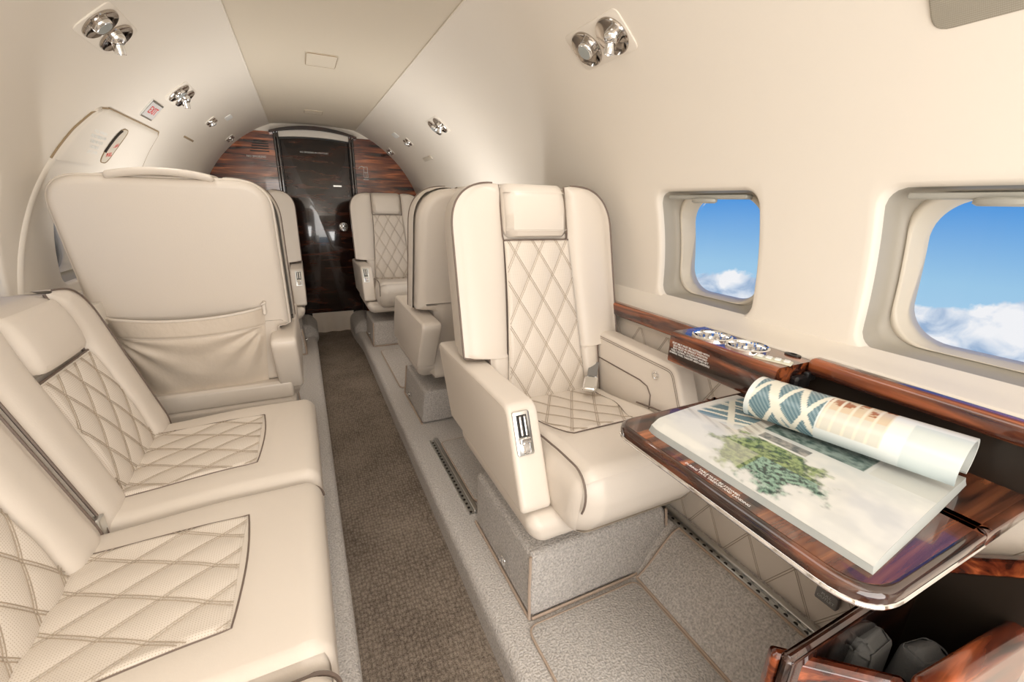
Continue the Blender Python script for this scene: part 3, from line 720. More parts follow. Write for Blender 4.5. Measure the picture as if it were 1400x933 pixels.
def arm_slab(g, yz, rs, x0, x1, r, T, k=4): slab(g, round_poly(yz, rs, 6), x0, x1, r, lambda u, v, w: (w, u, v), k, T=T)
def club_seat(label, loc, rz, inb, group=None):
    """local frame: faces -Y, origin on platform at foot of back; heights below are above the aisle floor, shifted by -0.1"""
    t = thing('club_seat', label, 'seat', loc, rz, group)
    T = Matrix.Translation((0, 0, -0.1))
    backrest(t, T)
    # arms: inboard high slab, outboard slab with pocket
    prof = [(0.335, 0.715), (-0.285, 0.722), (-0.395, 0.470), (0.180, 0.470)]
    x0, x1 = inb*0.298, inb*0.212
    g = G(); arm_slab(g, prof, [0.03, 0.045, 0.02, 0.02], min(x0, x1), max(x0, x1), 0.013, T)
    arm = obj('armrest', g, M['leather'], t, angle=30)
    g = G(); pr = round_poly(prof, [0.03, 0.045, 0.02, 0.02], 6)
    for xx in (x0, x1):
        for d in (0.004, 0.009):
            q = poly_off(pr, d+0.007); sgn = 1 if xx == x0 else -1
            tube(g, [(xx + (inb if xx == x0 else -inb)*-0.0012, u, v) for u, v in q], 0.0011, True, 4, T)
    obj('stitching', g, M['thread'], arm)
    # latch plate on front end of inboard arm
    a = Vector((0, -0.285, 0.722)); b = Vector((0, -0.395, 0.470)); d = (b-a).normalized(); nrm = Vector((0, d.z, -d.y)); nrm = nrm if nrm.y < 0 else -nrm
    c = a + d*0.070; xm = (x0+x1)/2 + inb*0.010
    F = T @ frame((xm, c.y + nrm.y*0.001, c.z + nrm.z*0.001), (1, 0, 0), tuple(-d), tuple(nrm))
    g = G(); slab(g, round_poly([(-0.023, -0.055), (0.023, -0.055), (0.023, 0.055), (-0.023, 0.055)], 0.006, 3), -0.002, 0.004, 0.0015, lambda u, v, w: (u, v, w), 2, T=F)
    plate = obj('latch_plate', g, M['satin'], arm, label='chrome recline latch')
    g = G(); box(g, -0.014, 0.014, -0.01, 0.045, 0.004, 0.0048, F); obj('latch_recess', g, M['black'], plate)
    g = G(); rbox(g, (0.007, 0.05, 0.008), 0.003, (-0.006, 0.018, 0.009), k=2, T=F); rbox(g, (0.007, 0.05, 0.008), 0.003, (0.006, 0.018, 0.009), k=2, T=F)
    rbox(g, (0.032, 0.014, 0.010), 0.003, (0, -0.018, 0.008), k=2, T=F); rbox(g, (0.02, 0.03, 0.014), 0.004, (0, -0.036, 0.008), k=2, T=F); obj('latch_lever', g, M['chrome'], plate)
    # outboard arm
    prof2 = [(0.16, 0.775), (-0.325, 0.765), (-0.40, 0.60), (-0.40, 0.47), (0.14, 0.47)]
    y0, y1 = -inb*0.215, -inb*0.285
    g = G(); arm_slab(g, prof2, [0.03, 0.05, 0.04, 0.02, 0.02], min(y0, y1), max(y0, y1), 0.014, T)
    arm2 = obj('armrest', g, M['leather'], t, angle=30)
    g = G(); xs = y0 + inb*0.001
    tube(g, [(xs, 0.10, 0.682), (xs, -0.19, 0.676), (xs, -0.225, 0.668), (xs, -0.243, 0.645), (xs, -0.245, 0.60)], 0.0022, n=5, T=T)
    for dd in (0.010, 0.016): tube(g, [(xs, u, v) for u, v in poly_off(round_poly(prof2, [0.03, 0.05, 0.04, 0.02, 0.02], 6), dd+0.004)], 0.0009, True, 4, T)
    obj('pocket_seam', g, M['piping'], arm2)
    F = T @ frame((xs, -0.255, 0.716), (0, 1, 0), (0, 0, 1), (inb, 0, 0))
    g = G(); lathe(g, [(0.013, 0), (0.013, 0.003), (0.010, 0.004), (0.009, 0.001), (0.007, 0.001), (0.006, 0.005), (0, 0.005)], 20, F); obj('recline_button', g, M['chrome'], arm2)
    # lower shell: tapered leather tub below arms
    g = G()
    def sh(p):
        x, y, z = p; k = 1 - 0.10*clamp((0.47-z)/0.10); yy = y if y < 0 else y - 0.28*clamp((0.47-z)/0.10)*clamp(y/0.2)*0.45
        return (x*k, yy, z)
    rbox(g, (0.585, 0.575, 0.088), 0.040, (0, -0.122, 0.420), n=(6, 10, 3), k=6, deform=sh, T=T)
    obj('lower_shell', g, M['leather'], t)
    g = G(); rbox(g, (0.44, 0.11, 0.16), 0.03, (0, 0.085, 0.46), n=(3, 2, 4), k=3, T=T); obj('back_shell', g, M['leather'], t)
    # seat cushion
    g = G(); x_in, x_out = inb*0.213, -inb*0.216
    cx0, cx1 = min(x_in, x_out), max(x_in, x_out)
    def top(x, y):
        base = 0.575 + 0.045*sstep(-y, 0.02, 0.40)
        sx = clamp(abs(x)/0.21); crown = 0.020*sstep(sx, 0.55, 0.85) - 0.014*sstep(sx, 0.88, 1.0)
        f = sstep(-y, 0.27, 0.33); return base + crown*(1-f) + 0.010*f
    def cd_(p):
        x, y, z = p; tt = clamp((z-0.43)/0.17)
        if y < -0.30: x = x + 0.0
        zt_ = top(x, y)
        return (x, y + 0.03*(1-tt)*sstep(-y, 0.3, 0.5), 0.43 + (z-0.43)/(0.60-0.43)*(zt_-0.43))
    rbox(g, (cx1-cx0, 0.54, 0.17), 0.062, ((cx0+cx1)/2, -0.250, 0.512), n=(22, 26, 3), k=7, deform=cd_, T=T)
    cu = obj('seat_cushion', g, M['leather'], t)
    for xs_ in (cx0, cx1):
        g = G(); sgn = 1 if xs_ > 0 else -1; P = []
        for i in range(25):
            a = i/24; 
            if a < 0.55: y = 0.0 - 0.445*a/0.55; z = 0.60
            else:
                b = (a-0.55)/0.45*PI*0.62; y = -0.445 - 0.064*math.sin(b); z = 0.536 + 0.064*math.cos(b)
            q = cd_((xs_ - sgn*0.016, y, z)); P.append((q[0], q[1], q[2]-0.001))
        tube(g, P[6:], 0.0028, n=5, T=T); obj('piping', g, M['piping'], cu)
    # side gusset disc feel is part of cushion; quilted insert
    qf = lambda v: (-0.128-0.022*v/0.28 if False else -(0.150 - 0.045*sstep(-v, 0.14, 0.315)), 0.150 - 0.045*sstep(-v, 0.14, 0.315))
    qpos = lambda x, v, h: T @ Vector((x, v, top(x, v) + h - 0.003))
    quilt_patch('quilted_insert', qf, 0, 0, -0.305, 0.02, 80, 110, qpos, 0.088, 0.135, M['quilt'], cu, 0.007)
    g = G(); stitch_lines(g, qf, -0.305, 0.02, qpos, 0.088, 0.135, amp=0.007); obj('stitching', g, M['thread'], cu)
    g = G(); P = [qpos(qf(-0.305*i/20)[0], -0.305*i/20, 0.0015) for i in range(21)] + [qpos(qf(-0.305)[0] + 0.21*i/8, -0.305, 0.0015) for i in range(1, 9)] + [qpos(qf(-0.305+0.305*i/20)[1], -0.305+0.305*i/20, 0.0015) for i in range(1, 21)]
    tube(g, P, 0.0016, n=4); obj('insert_seam', g, M['piping'], cu)
    # carpeted pedestal skirt
    g = G(); rbox(g, (0.51, 0.42, 0.19), 0.018, (0.0, -0.165, 0.198), n=(3, 3, 3), k=3, deform=lambda p: (p[0]*(1-0.05*(p[2]-0.1)/0.19), p[1]+0.03*(p[2]-0.1)/0.19, p[2]), T=T)
    base = obj('pedestal_skirt', g, M['carpet_d'], t, label='grey carpeted pedestal')
    g = G(); 
    for s in (-1, 1):
        tube(g, [(s*0.256, -0.374, 0.105), (s*0.250, -0.356, 0.19), (s*0.243, -0.344, 0.288)], 0.0045, T=T)
    tube(g, [(-0.25, -0.376, 0.106), (0.25, -0.376, 0.106)], 0.0045, T=T); tube(g, [(-0.256, -0.37, 0.106), (-0.256, 0.045, 0.106)], 0.0045, T=T); tube(g, [(0.256, -0.37, 0.106), (0.256, 0.045, 0.106)], 0.0045, T=T)
    obj('carpet_binding', g, M['bind'], base)
    g = G(); rbox(g, (0.02, 0.03, 0.022), 0.005, (inb*0.258, -0.21, 0.165), k=2, T=T); lathe(g, [(0.006, 0), (0.006, 0.012), (0, 0.012)], 10, T @ frame((inb*0.262, -0.21, 0.17), (0, 1, 0), (0, 0, 1), (inb, 0, 0))); obj('track_release', g, M['chrome'], base)
    # belt buckle lying at the back corner of the seat
    F = T @ frame((-inb*0.120, -0.060, 0.625), (0.75, -0.66, 0), (0.60, 0.68, 0.42), (-0.27, -0.31, 0.9))
    g = G(); rbox(g, (0.046, 0.062, 0.016), 0.005, k=3, T=F); bk = obj('belt_buckle', g, M['chrome'], t, label='chrome seat belt buckle')
    g = G(); rbox(g, (0.034, 0.10, 0.004), 0.0015, (0, 0.070, -0.012), k=2, T=F); obj('belt_strap', g, M['greyp'], bk)
    return t
SX = 0.705
near = club_seat('cream leather club seat with quilted back facing the camera behind the open magazine table', (SX, 1.15, 0.1), 0, -1, 'cream club seats')
def copy_tree(o, parent=None):
    c = o.copy(); C.objects.link(c)
    if parent: c.parent = parent
    for ch in o.children: copy_tree(ch, c)
    return c
far_r = copy_tree(near); far_r.location = (0.665, 3.72, 0.1); far_r['label'] = 'small distant cream club seat facing the camera, right of the wooden door'
left_f = copy_tree(near); left_f.location = (-0.362, 2.0, 0.1); left_f.rotation_euler = (0, 0, PI); left_f['label'] = 'large cream club seat seen from behind with gathered pocket on its back'
mir = club_seat('cream club seat back to back with the nearest one, facing away toward the door', (SX, 2.02, 0.1), PI, 1, 'cream club seats')
far_l = copy_tree(mir); far_l.location = (-0.325, 3.72, 0.1); far_l.rotation_euler = (0, 0, 0); far_l['label'] = 'cream club seat mostly hidden behind the left seat back, left of the wooden door'

# rear panel, pocket and head flap of the left seat (local frame of that seat)
def left_back_details(t):
    zb, zt, lean, th = 0.50, 1.262, 0.19, 0.125; T = Matrix.Translation((0, 0, -0.1))
    def L(x, y, z): return (x, y + lean*(z-zb)/(zt-zb), z)
    hw = 0.278; pts = []
    for i in range(49): pts.append(outline_right(i/48, hw, 0.50, zt-0.012, 0.10, (0.735, 0.236)))
    pts = pts + [(-x, z) for x, z in reversed(pts)]
    g = G(); slab(g, pts, th-0.02, th+0.028, 0.002, lambda u, v, w: L(u, w, v), 6, r2=0.026, T=T); bp = obj('rear_panel', g, M['leather'], t, angle=30)
    g = G(); q = poly_off(pts, -0.002); tube(g, [L(u, th-0.002, v) for u, v in q], 0.004, False, 6, T); obj('panel_edge_seam', g, M['leather'], bp)
    # flap over the head end
    g = G()
    def fd(p):
        x, y, z = p; return L(x, y + 0.0*x, z - 0.016*(abs(x)/0.13)**2.0)
    rbox(g, (0.262, 0.155, 0.022), 0.010, (0.0, th/2+0.012, zt+0.006), n=(10, 4, 1), k=3, deform=fd, T=T); obj('head_flap', g, M['leather'], t)
    # pocket
    g = G(); nx, nz = 60, 44; x0, x1 = -0.205, 0.252
    for j in range(nz+1):
        v = j/nz; z = 0.505 + (0.822-0.505)*v
        for i in range(nx+1):
            u = i/nx; xx = x0+(x1-x0)*u; c = 2*u-1
            bell = (1-abs(c)**2.4); sag = 0.022*(1-c*c)*sstep(v, 0.4, 1)
            body = 0.030*bell*math.sin(PI*clamp(0.12+0.80*(1-v)))**0.8 + 0.020*bell*v
            e = min(1, (1-abs(c))/0.12)
            fold = 0.0
            if v < 0.78:
                vv = (0.78 - v)/0.78
                for cx_, sg in ((-0.98, 1), (0.98, -1)):
                    dx = (c-cx_)*sg; ang = math.atan2(vv, dx+0.02); rr_ = math.hypot(vv, dx)
                    fold += 0.0135*math.sin(ang*12)*math.exp(-rr_*1.5)*min(1, rr_*4)
            y = th+0.030 + body*e + fold*e
            if v > 0.78: y += 0.010*e
            inx = -0.03*(1-v)*c
            g.v.append(L(xx + inx, y, z - sag))
    for j in range(nz):
        for i in range(nx): a = j*(nx+1)+i; g.f.append((a, a+1, a+nx+2, a+nx+1))
    gg = G(); gg.add(g.v, g.f, T); pk = obj('seat_pocket', gg, M['leather_soft'], t, angle=180, label='gathered leather pocket')
    g = G(); row = int(nz*0.78); tube(g, [tuple(Vector(g2)+Vector((0, 0.0005, 0))) for g2 in gg.v[row*(nx+1):(row+1)*(nx+1)]], 0.0016, n=5)
    tube(g, [tuple(Vector(g2)) for g2 in gg.v[nz*(nx+1):(nz+1)*(nx+1)]], 0.0045, n=6); obj('pocket_seam', g, M['piping'] if False else M['leather'], pk)
    for xs in (x0, x1):
        g = G(); s = -1 if xs < 0 else 1; P = []
        for i in range(9): a = i/8*PI; P.append(L(xs - s*0.0 + s*0.006*math.sin(a*2), th+0.030+0.016*math.sin(a), 0.836+0.006*math.cos(a)))
        tube(g, P, 0.0045, n=6, T=T)
        rbox(g, (0.012, 0.022, 0.045), 0.005, (0, 0, 0), k=2, T=T @ Matrix.Translation(L(xs, th+0.035, 0.815)))
        obj('pocket_gusset', g, M['leather'], pk)
    # lower hard shell of seat rear
    g = G(); rbox(g, (0.54, 0.06, 0.075), 0.014, (0.01, 0.172, 0.470), n=(3, 2, 2), k=3, T=T); rbox(g, (0.55, 0.08, 0.075), 0.016, (0.01, 0.172, 0.400), n=(3, 2, 2), k=3, T=T)
    obj('rear_kick_panel', g, M['leather'], t)
left_back_details(left_f)

# ------------------------------------------------------------------ divan on the left
dv = thing('divan', 'cream leather quilted side bench filling the lower left of the cabin', 'bench', (-0.30, 0.82, 0.1))
dvT = Matrix.Translation((0.30, -0.82, -0.1))
XB, XF = -0.50, -0.028
def dtop(x, y, yc):
    t = (x-XB)/(XF-XB); v = abs(y-yc)/0.27
    return 0.488 + 0.016*sstep(t, 0.0, 0.6) + 0.010*(1-v*v) + 0.008*sstep(v, 0.45, 0.7)*(1-sstep(t, 0.62, 0.75)) + 0.008*sstep(t, 0.62, 0.75) - 0.022*sstep(v, 0.93, 1.0)*(1-0.3*t)
yb = [1.612, 1.082, 0.562, 0.03]
for i in range(3):
    y1_, y0_ = yb[i], yb[i+1]; yc = (y0_+y1_)/2; hy = (y1_-y0_)/2
    g = G()
    def dd(p, yc=yc, hy=hy):
        x, y, z = p; return (x, y, 0.34 + (z-0.34)/0.16*(dtop(x, yc+(y-yc)/hy*0.27, yc)-0.34))
    rbox(g, (XF-XB+0.03, y1_-y0_-0.002, 0.16), 0.045 if False else 0.040, ((XB-0.03+XF)/2, yc, 0.42), n=(24, 24, 2), k=6, deform=dd, T=dvT)
    cu = obj('seat_cushion', g, M['leather'], dv)
    # insert
    fxq = lambda v, yc=yc, hy=hy: (yc-hy+0.115-0.0*v, yc+hy-0.075)
    def fxi(v, yc=yc, hy=hy):  # v = x across bench (depth)
        t = (v-XB)/(0.315); w_ = 0.150 + 0.018*clamp(1-t); k = 0.0
        return (yc-w_+0.002, yc+w_)
    qpos = lambda y, x, h, yc=yc: dvT @ Vector((x, y, dtop(x, yc+(y-yc)/hy*0.27, yc) + h - 0.002))
    if y1_ > 0.6:
        # quilt runs over x from XB to -0.175, across y
        quilt_patch('quilted_insert', fxi, 0, 0, XB-0.01, -0.180, 110, 110, qpos, 0.088, 0.15, M['quilt'], cu, 0.0065)
        g = G(); stitch_lines(g, fxi, XB, -0.182, qpos, 0.088, 0.15, amp=0.0065); obj('stitching', g, M['thread'], cu)
        g = G(); P = [qpos(fxi(XB+0.32*k/16)[0], XB+0.32*k/16, 0.002) for k in range(17)] + [qpos(fxi(-0.18)[0]+(fxi(-0.18)[1]-fxi(-0.18)[0])*k/10, -0.18 + 0.010*math.sin(PI*k/10), 0.002) for k in range(1, 11)] + [qpos(fxi(-0.18-0.32*k/16)[1], -0.18-0.32*k/16, 0.002) for k in range(1, 17)]
        tube(g, P, 0.0020, n=5); obj('insert_seam', g, M['piping'], cu)
    g = G(); P = []
    for k in range(30):
        x = XB + (XF-0.04-XB)*k/20 if k <= 20 else None
        if k <= 20: P.append((x, y0_, dtop(x, yc-0.27, yc)-0.012))
        else: a = (k-20)/9*PI/2; P.append((XF-0.04+0.042*math.sin(a), y0_, dtop(XF, yc-0.27, yc)-0.052+0.042*math.cos(a)))
    if i < 2: tube(g, P, 0.004 if i == 1 else 0.003, n=5, T=dvT); obj('cushion_piping', g, M['piping'], cu)
# backs
TB = dvT @ frame((-0.475, 0, 0), (0, 1, 0), (-1, 0, 0), (0, 0, 1))
for yc, w in ((1.355, 0.545), (0.79, 0.54), (0.24, 0.54)):
    T2 = TB @ Matrix.Translation((yc, 0, 0))
    # local: faces -Y -> world +X ; local X -> world +Y
    backrest(dv, T2, w=w, zb=0.455, zt=0.955, lean=0.145, th=0.10, hr=(0.262, 0.80), qb=0.50, qw=(0.132, 0.142), rc=0.11, bulge=0.034, name='backrest', step=None)
g = G(); rbox(g, (0.46, 1.56, 0.27), 0.02, (-0.27, 0.82, 0.238), n=(2, 2, 2), k=3, T=dvT); obj('bench_base', g, M['carpet_d'], dv)
g = G(); rbox(g, (0.02, 0.03, 0.05), 0.004, (-0.475, 1.075, 0.505), k=2, T=dvT); obj('belt_anchor', g, M['satin'], dv, label='small metal belt anchor')
g = G(); rbox(g, (0.02, 0.03, 0.05), 0.004, (-0.485, 0.96, 0.495), k=2, T=dvT); obj('belt_anchor', g, M['satin'], dv, label='small metal belt anchor')
# shelf behind the bench back along the left wall
g = G(); box(g, -0.74, -0.60, Y0, 4.2, 0.80, 0.875); struct(obj('trim_17', g, M['panel'], smooth=False))

# ------------------------------------------------------------------ tracks, mats, footwell pieces
def seat_track(x, y0, y1, z, label):
    t = thing('seat_track', label, 'track', (x, y0, z))
    g = G(); L_ = y1-y0
    rbox(g, (0.020, L_, 0.014), 0.005, (0.013, L_/2, 0.007), k=3); rbox(g, (0.005, L_, 0.008), 0.002, (-0.014, L_/2, 0.004), k=2)
    box(g, -0.015, 0.012, 0, L_, 0, 0.002); obj('rail', g, M['satin'], t)
    g = G(); n = int(L_/0.025)
    for i in range(n): lathe(g, [(0.0055, 0.0), (0.0055, 0.0035), (0, 0.0035)], 8, Matrix.Translation((-0.0055, 0.012+i*0.025, 0)))
    obj('lock_holes', g, M['black'], t)
seat_track(0.458, 1.24, 1.80, 0.1005, 'toothed metal seat track in the grey carpet between the two nearest right seats')
seat_track(0.986, 0.29, 2.3, 0.239, 'long bright metal seat track beside the quilted wall under the table')
def mat_piece(x0, x1, y0, y1, z, label, m='carpet_d', rcor=0.03, h=0.012):
    t = thing('floor_mat', label, 'mat', ((x0+x1)/2, (y0+y1)/2, z)); pts = round_poly([(x0, y0), (x1, y0), (x1, y1), (x0, y1)], rcor, 5)
    g = G(); slab(g, pts, 0, h, 0.005, lambda u, v, w: (u-t.location.x, v-t.location.y, w), 3); obj('carpet_pad', g, M[m], t, angle=30)
    g = G(); tube(g, [(u-t.location.x, v-t.location.y, h*0.65) for u, v in pts], 0.0042, True, 6); obj('bound_edge', g, M['bind'], t)
mat_piece(0.432, 0.806, -0.4, 0.752, 0.1, 'grey carpet footwell mat with pink binding in front of the nearest right seat')
mat_piece(0.485, 0.90, 1.29, 1.76, 0.1, 'dark grey carpet pad between the two back to back right seats')
mat_piece(0.44, 0.90, 2.46, 3.22, 0.1, 'pale carpet mat between the two facing right seats near the door', 'carpet', 0.04)
# sloped carpet cover between footwell and wall track
t = thing('carpet_cover', 'sloping grey ribbed carpet strip between footwell mat and the metal wall track', 'carpet', (0.88, 0.3, 0.1))
g = G(); ny = 40
def slope_pt(u, y, off): x = 0.814 + (0.966-0.814)*u; return (x-0.88, y-0.3, 0.1 + 0.135*sstep((x-0.80)/0.17, 0, 1) + off - 0.1)
for off in (0.010, 0.0):
    o = len(g.v)
    for j in range(ny+1):
        for i in range(13): g.v.append(slope_pt(i/12, 0.27 + 0.49*j/ny, off*(1 if 0 < i < 12 else 0.6)))
    for j in range(ny):
        for i in range(12): a = o+j*13+i; g.f.append((a, a+1, a+14, a+13))
obj('carpet_pad', g, M['carpet_d'], t, angle=180)
g = G()
for u in (0.0, 1.0): tube(g, [slope_pt(u, 0.27+0.49*j/ny, 0.007) for j in range(ny+1)], 0.0042)
tube(g, [slope_pt(i/12, 0.76, 0.007) for i in range(13)], 0.0042); obj('bound_edge', g, M['bind'], t)
# club area carpet boxes ahead of the far right seat
# ------------------------------------------------------------------ table
tb = thing('folding_table', 'glossy rosewood folding table holding the open magazine at lower right', 'table', (0.78, 0.38, 0.745))
def TL(u, v, w): return (u-0.78, v-0.38, w-0.745)
for nm, pts, rs in (('table_leaf', [(0.535, 0.150), (0.8165, 0.150), (0.8165, 0.622), (0.535, 0.622)], [0.065, 0.001, 0.001, 0.05]), ('table_leaf', [(0.8180, 0.150), (1.035, 0.150), (1.035, 0.50), (0.985, 0.50), (0.985, 0.622), (0.8180, 0.622)], [0.001, 0.03, 0.0, 0, 0.02, 0.001])):
    pts = round_poly(pts, rs, 8); pin = poly_off(pts, 0.012)
    g = G(); slab(g, pts, 0.752, 0.7795, 0.002, TL, 5, r2=0.010); leaf = obj(nm, g, M['wood_edge'], tb, angle=35)
    g = G(); n = len(pin); g.add([TL(u, v, 0.7802) for u, v in pin] + [TL(u, v, 0.7785) for u, v in pin], [tuple(range(n))] + [(i, (i+1) % n, n+(i+1) % n, n+i) for i in range(n)]); obj('table_veneer', g, M['wood_tab'], leaf, smooth=False)
E_ = round_poly([(0.8165, 0.150), (0.535, 0.150), (0.535, 0.622), (0.8165, 0.622)], [0, 0.065, 0.05, 0], 10)
g = G(); tube(g, [TL(u, v, 0.758) for u, v in poly_off(E_, 0.0015)][:-1], 0.0040, n=8); obj('edge_highlight_strip', g, M['chrome'], tb, label='added bright strip in place of the highlight along the table edge')  # added bright strip imitating the highlight on the dark table edge
text('warning_lettering', 'TABLE MUST BE STOWED\nDURING TAXI, TAKEOFF AND LANDING', frame(TL(0.5585, 0.385, 0.7806), (0, -1, 0), (1, 0, 0), (0, 0, 1)), 0.0068, M['white'], tb, ext=0.0001)
g = G(); rbox(g, (0.20, 0.05, 0.020), 0.005, (0.12, 0.16, 0.0-0.004), k=2); rbox(g, (0.20, 0.05, 0.020), 0.005, (0.12, -0.16, 0-0.004), k=2); obj('support_arm', g, M['satin'], tb)

# magazine -------------------------------------------------------------
mg = thing('magazine', 'open magazine with its right half rolled over, lying on the folding table', 'magazine', (0.78, 0.38, 0.7805))
A_, B_, C_, D_ = Vector((0.572, 0.562)), Vector((0.583, 0.180)), Vector((0.930, 0.217)), Vector((0.862, 0.588))
def mpt(u, v):  # u 0..1 from open edge to spine, v 0..1 from near to far
    p = (B_*(1-u) + C_*u)*(1-v) + (A_*(1-u) + D_*u)*v; return p
def col_attr(ob, f):
    me = ob.data; ca = me.color_attributes.new('print', 'FLOAT_COLOR', 'POINT')
    for i in range(len(me.vertices)): ca.data[i].color = (*f(i), 1)
def print_mat():
    m = mat('printed_paper', (0.8, 0.8, 0.76), 0.25, coat=0.25); N = m.node_tree.nodes; L = m.node_tree.links
    a = N.new('ShaderNodeVertexColor'); a.layer_name = 'print'; L.new(a.outputs[0], N['Principled BSDF'].inputs['Base Color']); return m
M['print'] = print_mat()
from mathutils import noise as mnoise
def fb(x, y, s, o=4): return mnoise.fractal(Vector((x*s, y*s, 3.1)), 0.6, 2.0, o)
def lerp3(a, b, t): t = clamp(t); return tuple(a[i]*(1-t)+b[i]*t for i in range(3))
PAP = (0.70, 0.69, 0.64); TEAL = (0.05, 0.12, 0.16)
def lattice(u, v):
    """dark louvred glass behind pale crossing ribs"""
    c = lerp3(TEAL, (0.24, 0.34, 0.36), 0.5+0.5*math.sin((u*0.8+v)*190))
    for k in range(6):
        a = abs(math.sin(u*7 + v*22 + k*0.0)); 
    r1 = abs((u*u*2.6 + v*4.6 + 0.2) % 1 - 0.5); r2 = abs((u*1.7 - v*5.2 + 0.1) % 1 - 0.5); r3 = abs(((u-0.2)**2*3 + v*2.3) % 1 - 0.5)
    if r1 < 0.10 or r2 < 0.09 or r3 < 0.05: c = (0.70, 0.68, 0.58)
    return c
def page(u, v):
    n = fb(u, v, 4); c = lerp3(PAP, (0.60, 0.60, 0.575), 0.5+1.3*n)
    c = lerp3(c, (0.50, 0.53, 0.53), 0.7*(1-sstep(abs(u-0.62+0.2*fb(u, v, 3)), 0.0, 0.22))*(1-sstep(abs(v-0.42), 0.1, 0.42)))
    # hazy building photo near far end
    if v > 0.60 and u > 0.30:
        f = sstep(u, 0.30, 0.45)*sstep(v, 0.62, 0.68)
        if v > 0.72 and u > 0.42:
            c2 = lattice(u*1.3, v*0.9)
            g_ = sstep(u+v*0.5, 0.80, 0.93); c = lerp3(c, c2, f*g_*(1-sstep(v, 0.94, 0.97)))
        else:
            st = 1 if abs(((u*1.4 - v*0.8)*11) % 1 - 0.5) < 0.2 else 0
            c = lerp3(c, (0.38, 0.33, 0.27) if st else (0.62, 0.58, 0.49), f*0.75)
    # dark strip
    if 0.42 < v < 0.64 and 0.48 < u < 0.565: c = lerp3((0.12, 0.13, 0.13), (0.35, 0.33, 0.30), 0.5+fb(u, v, 22)*0.9)
    # green park
    d = math.hypot((u-0.27)/0.235, (v-0.50)/0.27) + 0.35*fb(u, v, 9)
    if d < 1 and not (u > 0.46):
        leaf = 0.5 + 1.1*fb(u, v, 34, 5); g_ = lerp3((0.015, 0.05, 0.02), (0.26, 0.34, 0.13), leaf)
        if u < 0.29 and v < 0.52: g_ = lerp3((0.01, 0.035, 0.03), (0.22, 0.36, 0.27), 0.5+1.5*fb(u, v, 46, 5))
        if u < 0.29 and v > 0.54: g_ = lerp3(g_, (0.48, 0.48, 0.38), 0.5)
        c = lerp3(c, g_, 1-sstep(d, 0.72, 1.0))
    if u > 0.60 and 0.24 < v < 0.66: c = lerp3((0.06, 0.10, 0.09), (0.26, 0.33, 0.30), 0.5+fb(u, v, 16)*1.0)
    if u > 0.60 and v <= 0.22: c = (0.56, 0.56, 0.52)
    return c
nu, nv = 150, 170; g = G(); UV = []
def page_z(u, v): return 0.013 + 0.005*math.sin(PI*clamp(u)) - 0.004*(1-sstep(u, 0, 0.10)) + 0.004*v*(1-u)
for j in range(nv+1):
    for i in range(nu+1):
        u, v = i/nu, j/nv; p = mpt(u, v)
        if v > 0.94 and u < 0.12: p = p + Vector((0.4, -0.35))*((v-0.94)*(0.12-u))*2.0
        g.v.append((p.x-0.78, p.y-0.38, page_z(u, v))); UV.append((u, v))
for j in range(nv):
    for i in range(nu): a = j*(nu+1)+i; g.f.append((a, a+1, a+nu+2, a+nu+1))
o = obj('open_page', g, M['print'], mg, angle=180, flip='keep'); col_attr(o, lambda i: page(*UV[i]))
# page block below
g = G(); n = 24
per = [(i/n, 0) for i in range(n)] + [(1, i/n) for i in range(n)] + [(1-i/n, 1) for i in range(n)] + [(0, 1-i/n) for i in range(n)]
m = len(per); vs = []
for (dz, ex) in ((None, 0.0), (0.5, 0.0015), (0.0, 0.004)):
    for u, v in per:
        p = mpt(u, v)
        if v > 0.94 and u < 0.12: p = p + Vector((0.4, -0.35))*((v-0.94)*(0.12-u))*2.0
        cdir = Vector((u-0.5, v-0.5)).normalized(); p = p + cdir*ex
        zt_ = page_z(u, v)-0.0003; z = zt_ if dz is None else zt_*dz
        vs.append((p.x-0.78, p.y-0.38, z))
fs = [(k*m+i, k*m+(i+1) % m, (k+1)*m+(i+1) % m, (k+1)*m+i) for k in range(2) for i in range(m)] + [tuple(range(2*m, 3*m))]
g.add(vs, fs); obj('page_block', g, M['pagecut'], mg, angle=30)
# rolled half
def roll_col(s, v):   # s 0 at spine/back .. 1 at left contact ; v near..far
    c = lerp3((0.74, 0.75, 0.71), (0.60, 0.66, 0.66), sstep(s, 0.75, 1))
    if v > 0.60 and v < 0.97 and s > 0.30: c = lattice((s-0.3)*0.9, v*1.25)
    elif 0.30 < v < 0.60 and s > 0.35 and s < 0.86:
        c = (0.62, 0.50, 0.36) if s < 0.66 else (0.60, 0.58, 0.50)
        if fb(s, v, 12) > 0.12 and s < 0.62: c = (0.34, 0.13, 0.06)
        if abs((v*18) % 1 - 0.5) < 0.10: c = (0.72, 0.66, 0.54)
    if v < 0.22 and s > 0.55: c = lerp3(c, (0.42, 0.52, 0.52), 0.45)
    return c
nu, nv = 90, 150; g = G(); UV = []; rad = 0.053
def roll_pt(s, v, off):
    a = math.radians(-50 + 268*s); k = 1 - 0.06*s
    rx = (0.058 - 0.006*v)*k - off; rz = (0.042 + 0.003*v)*k - off
    cx_ = 0.890 - 0.082*v; y = 0.212 + 0.296*v + 0.15*rx*math.cos(a)
    return (cx_ + rx*math.cos(a) - 0.78, y - 0.38, 0.0525 + rz*math.sin(a))
for j in range(nv+1):
    for i in range(nu+1): g.v.append(roll_pt(i/nu, j/nv, 0)); UV.append((i/nu, j/nv))
for j in range(nv):
    for i in range(nu): a = j*(nu+1)+i; g.f.append((a, a+1, a+nu+2, a+nu+1))
o = obj('rolled_page', g, M['print'], mg, angle=180, flip='keep'); col_attr(o, lambda i: roll_col(*UV[i]))
g = G(); nu2 = 60; vs = []
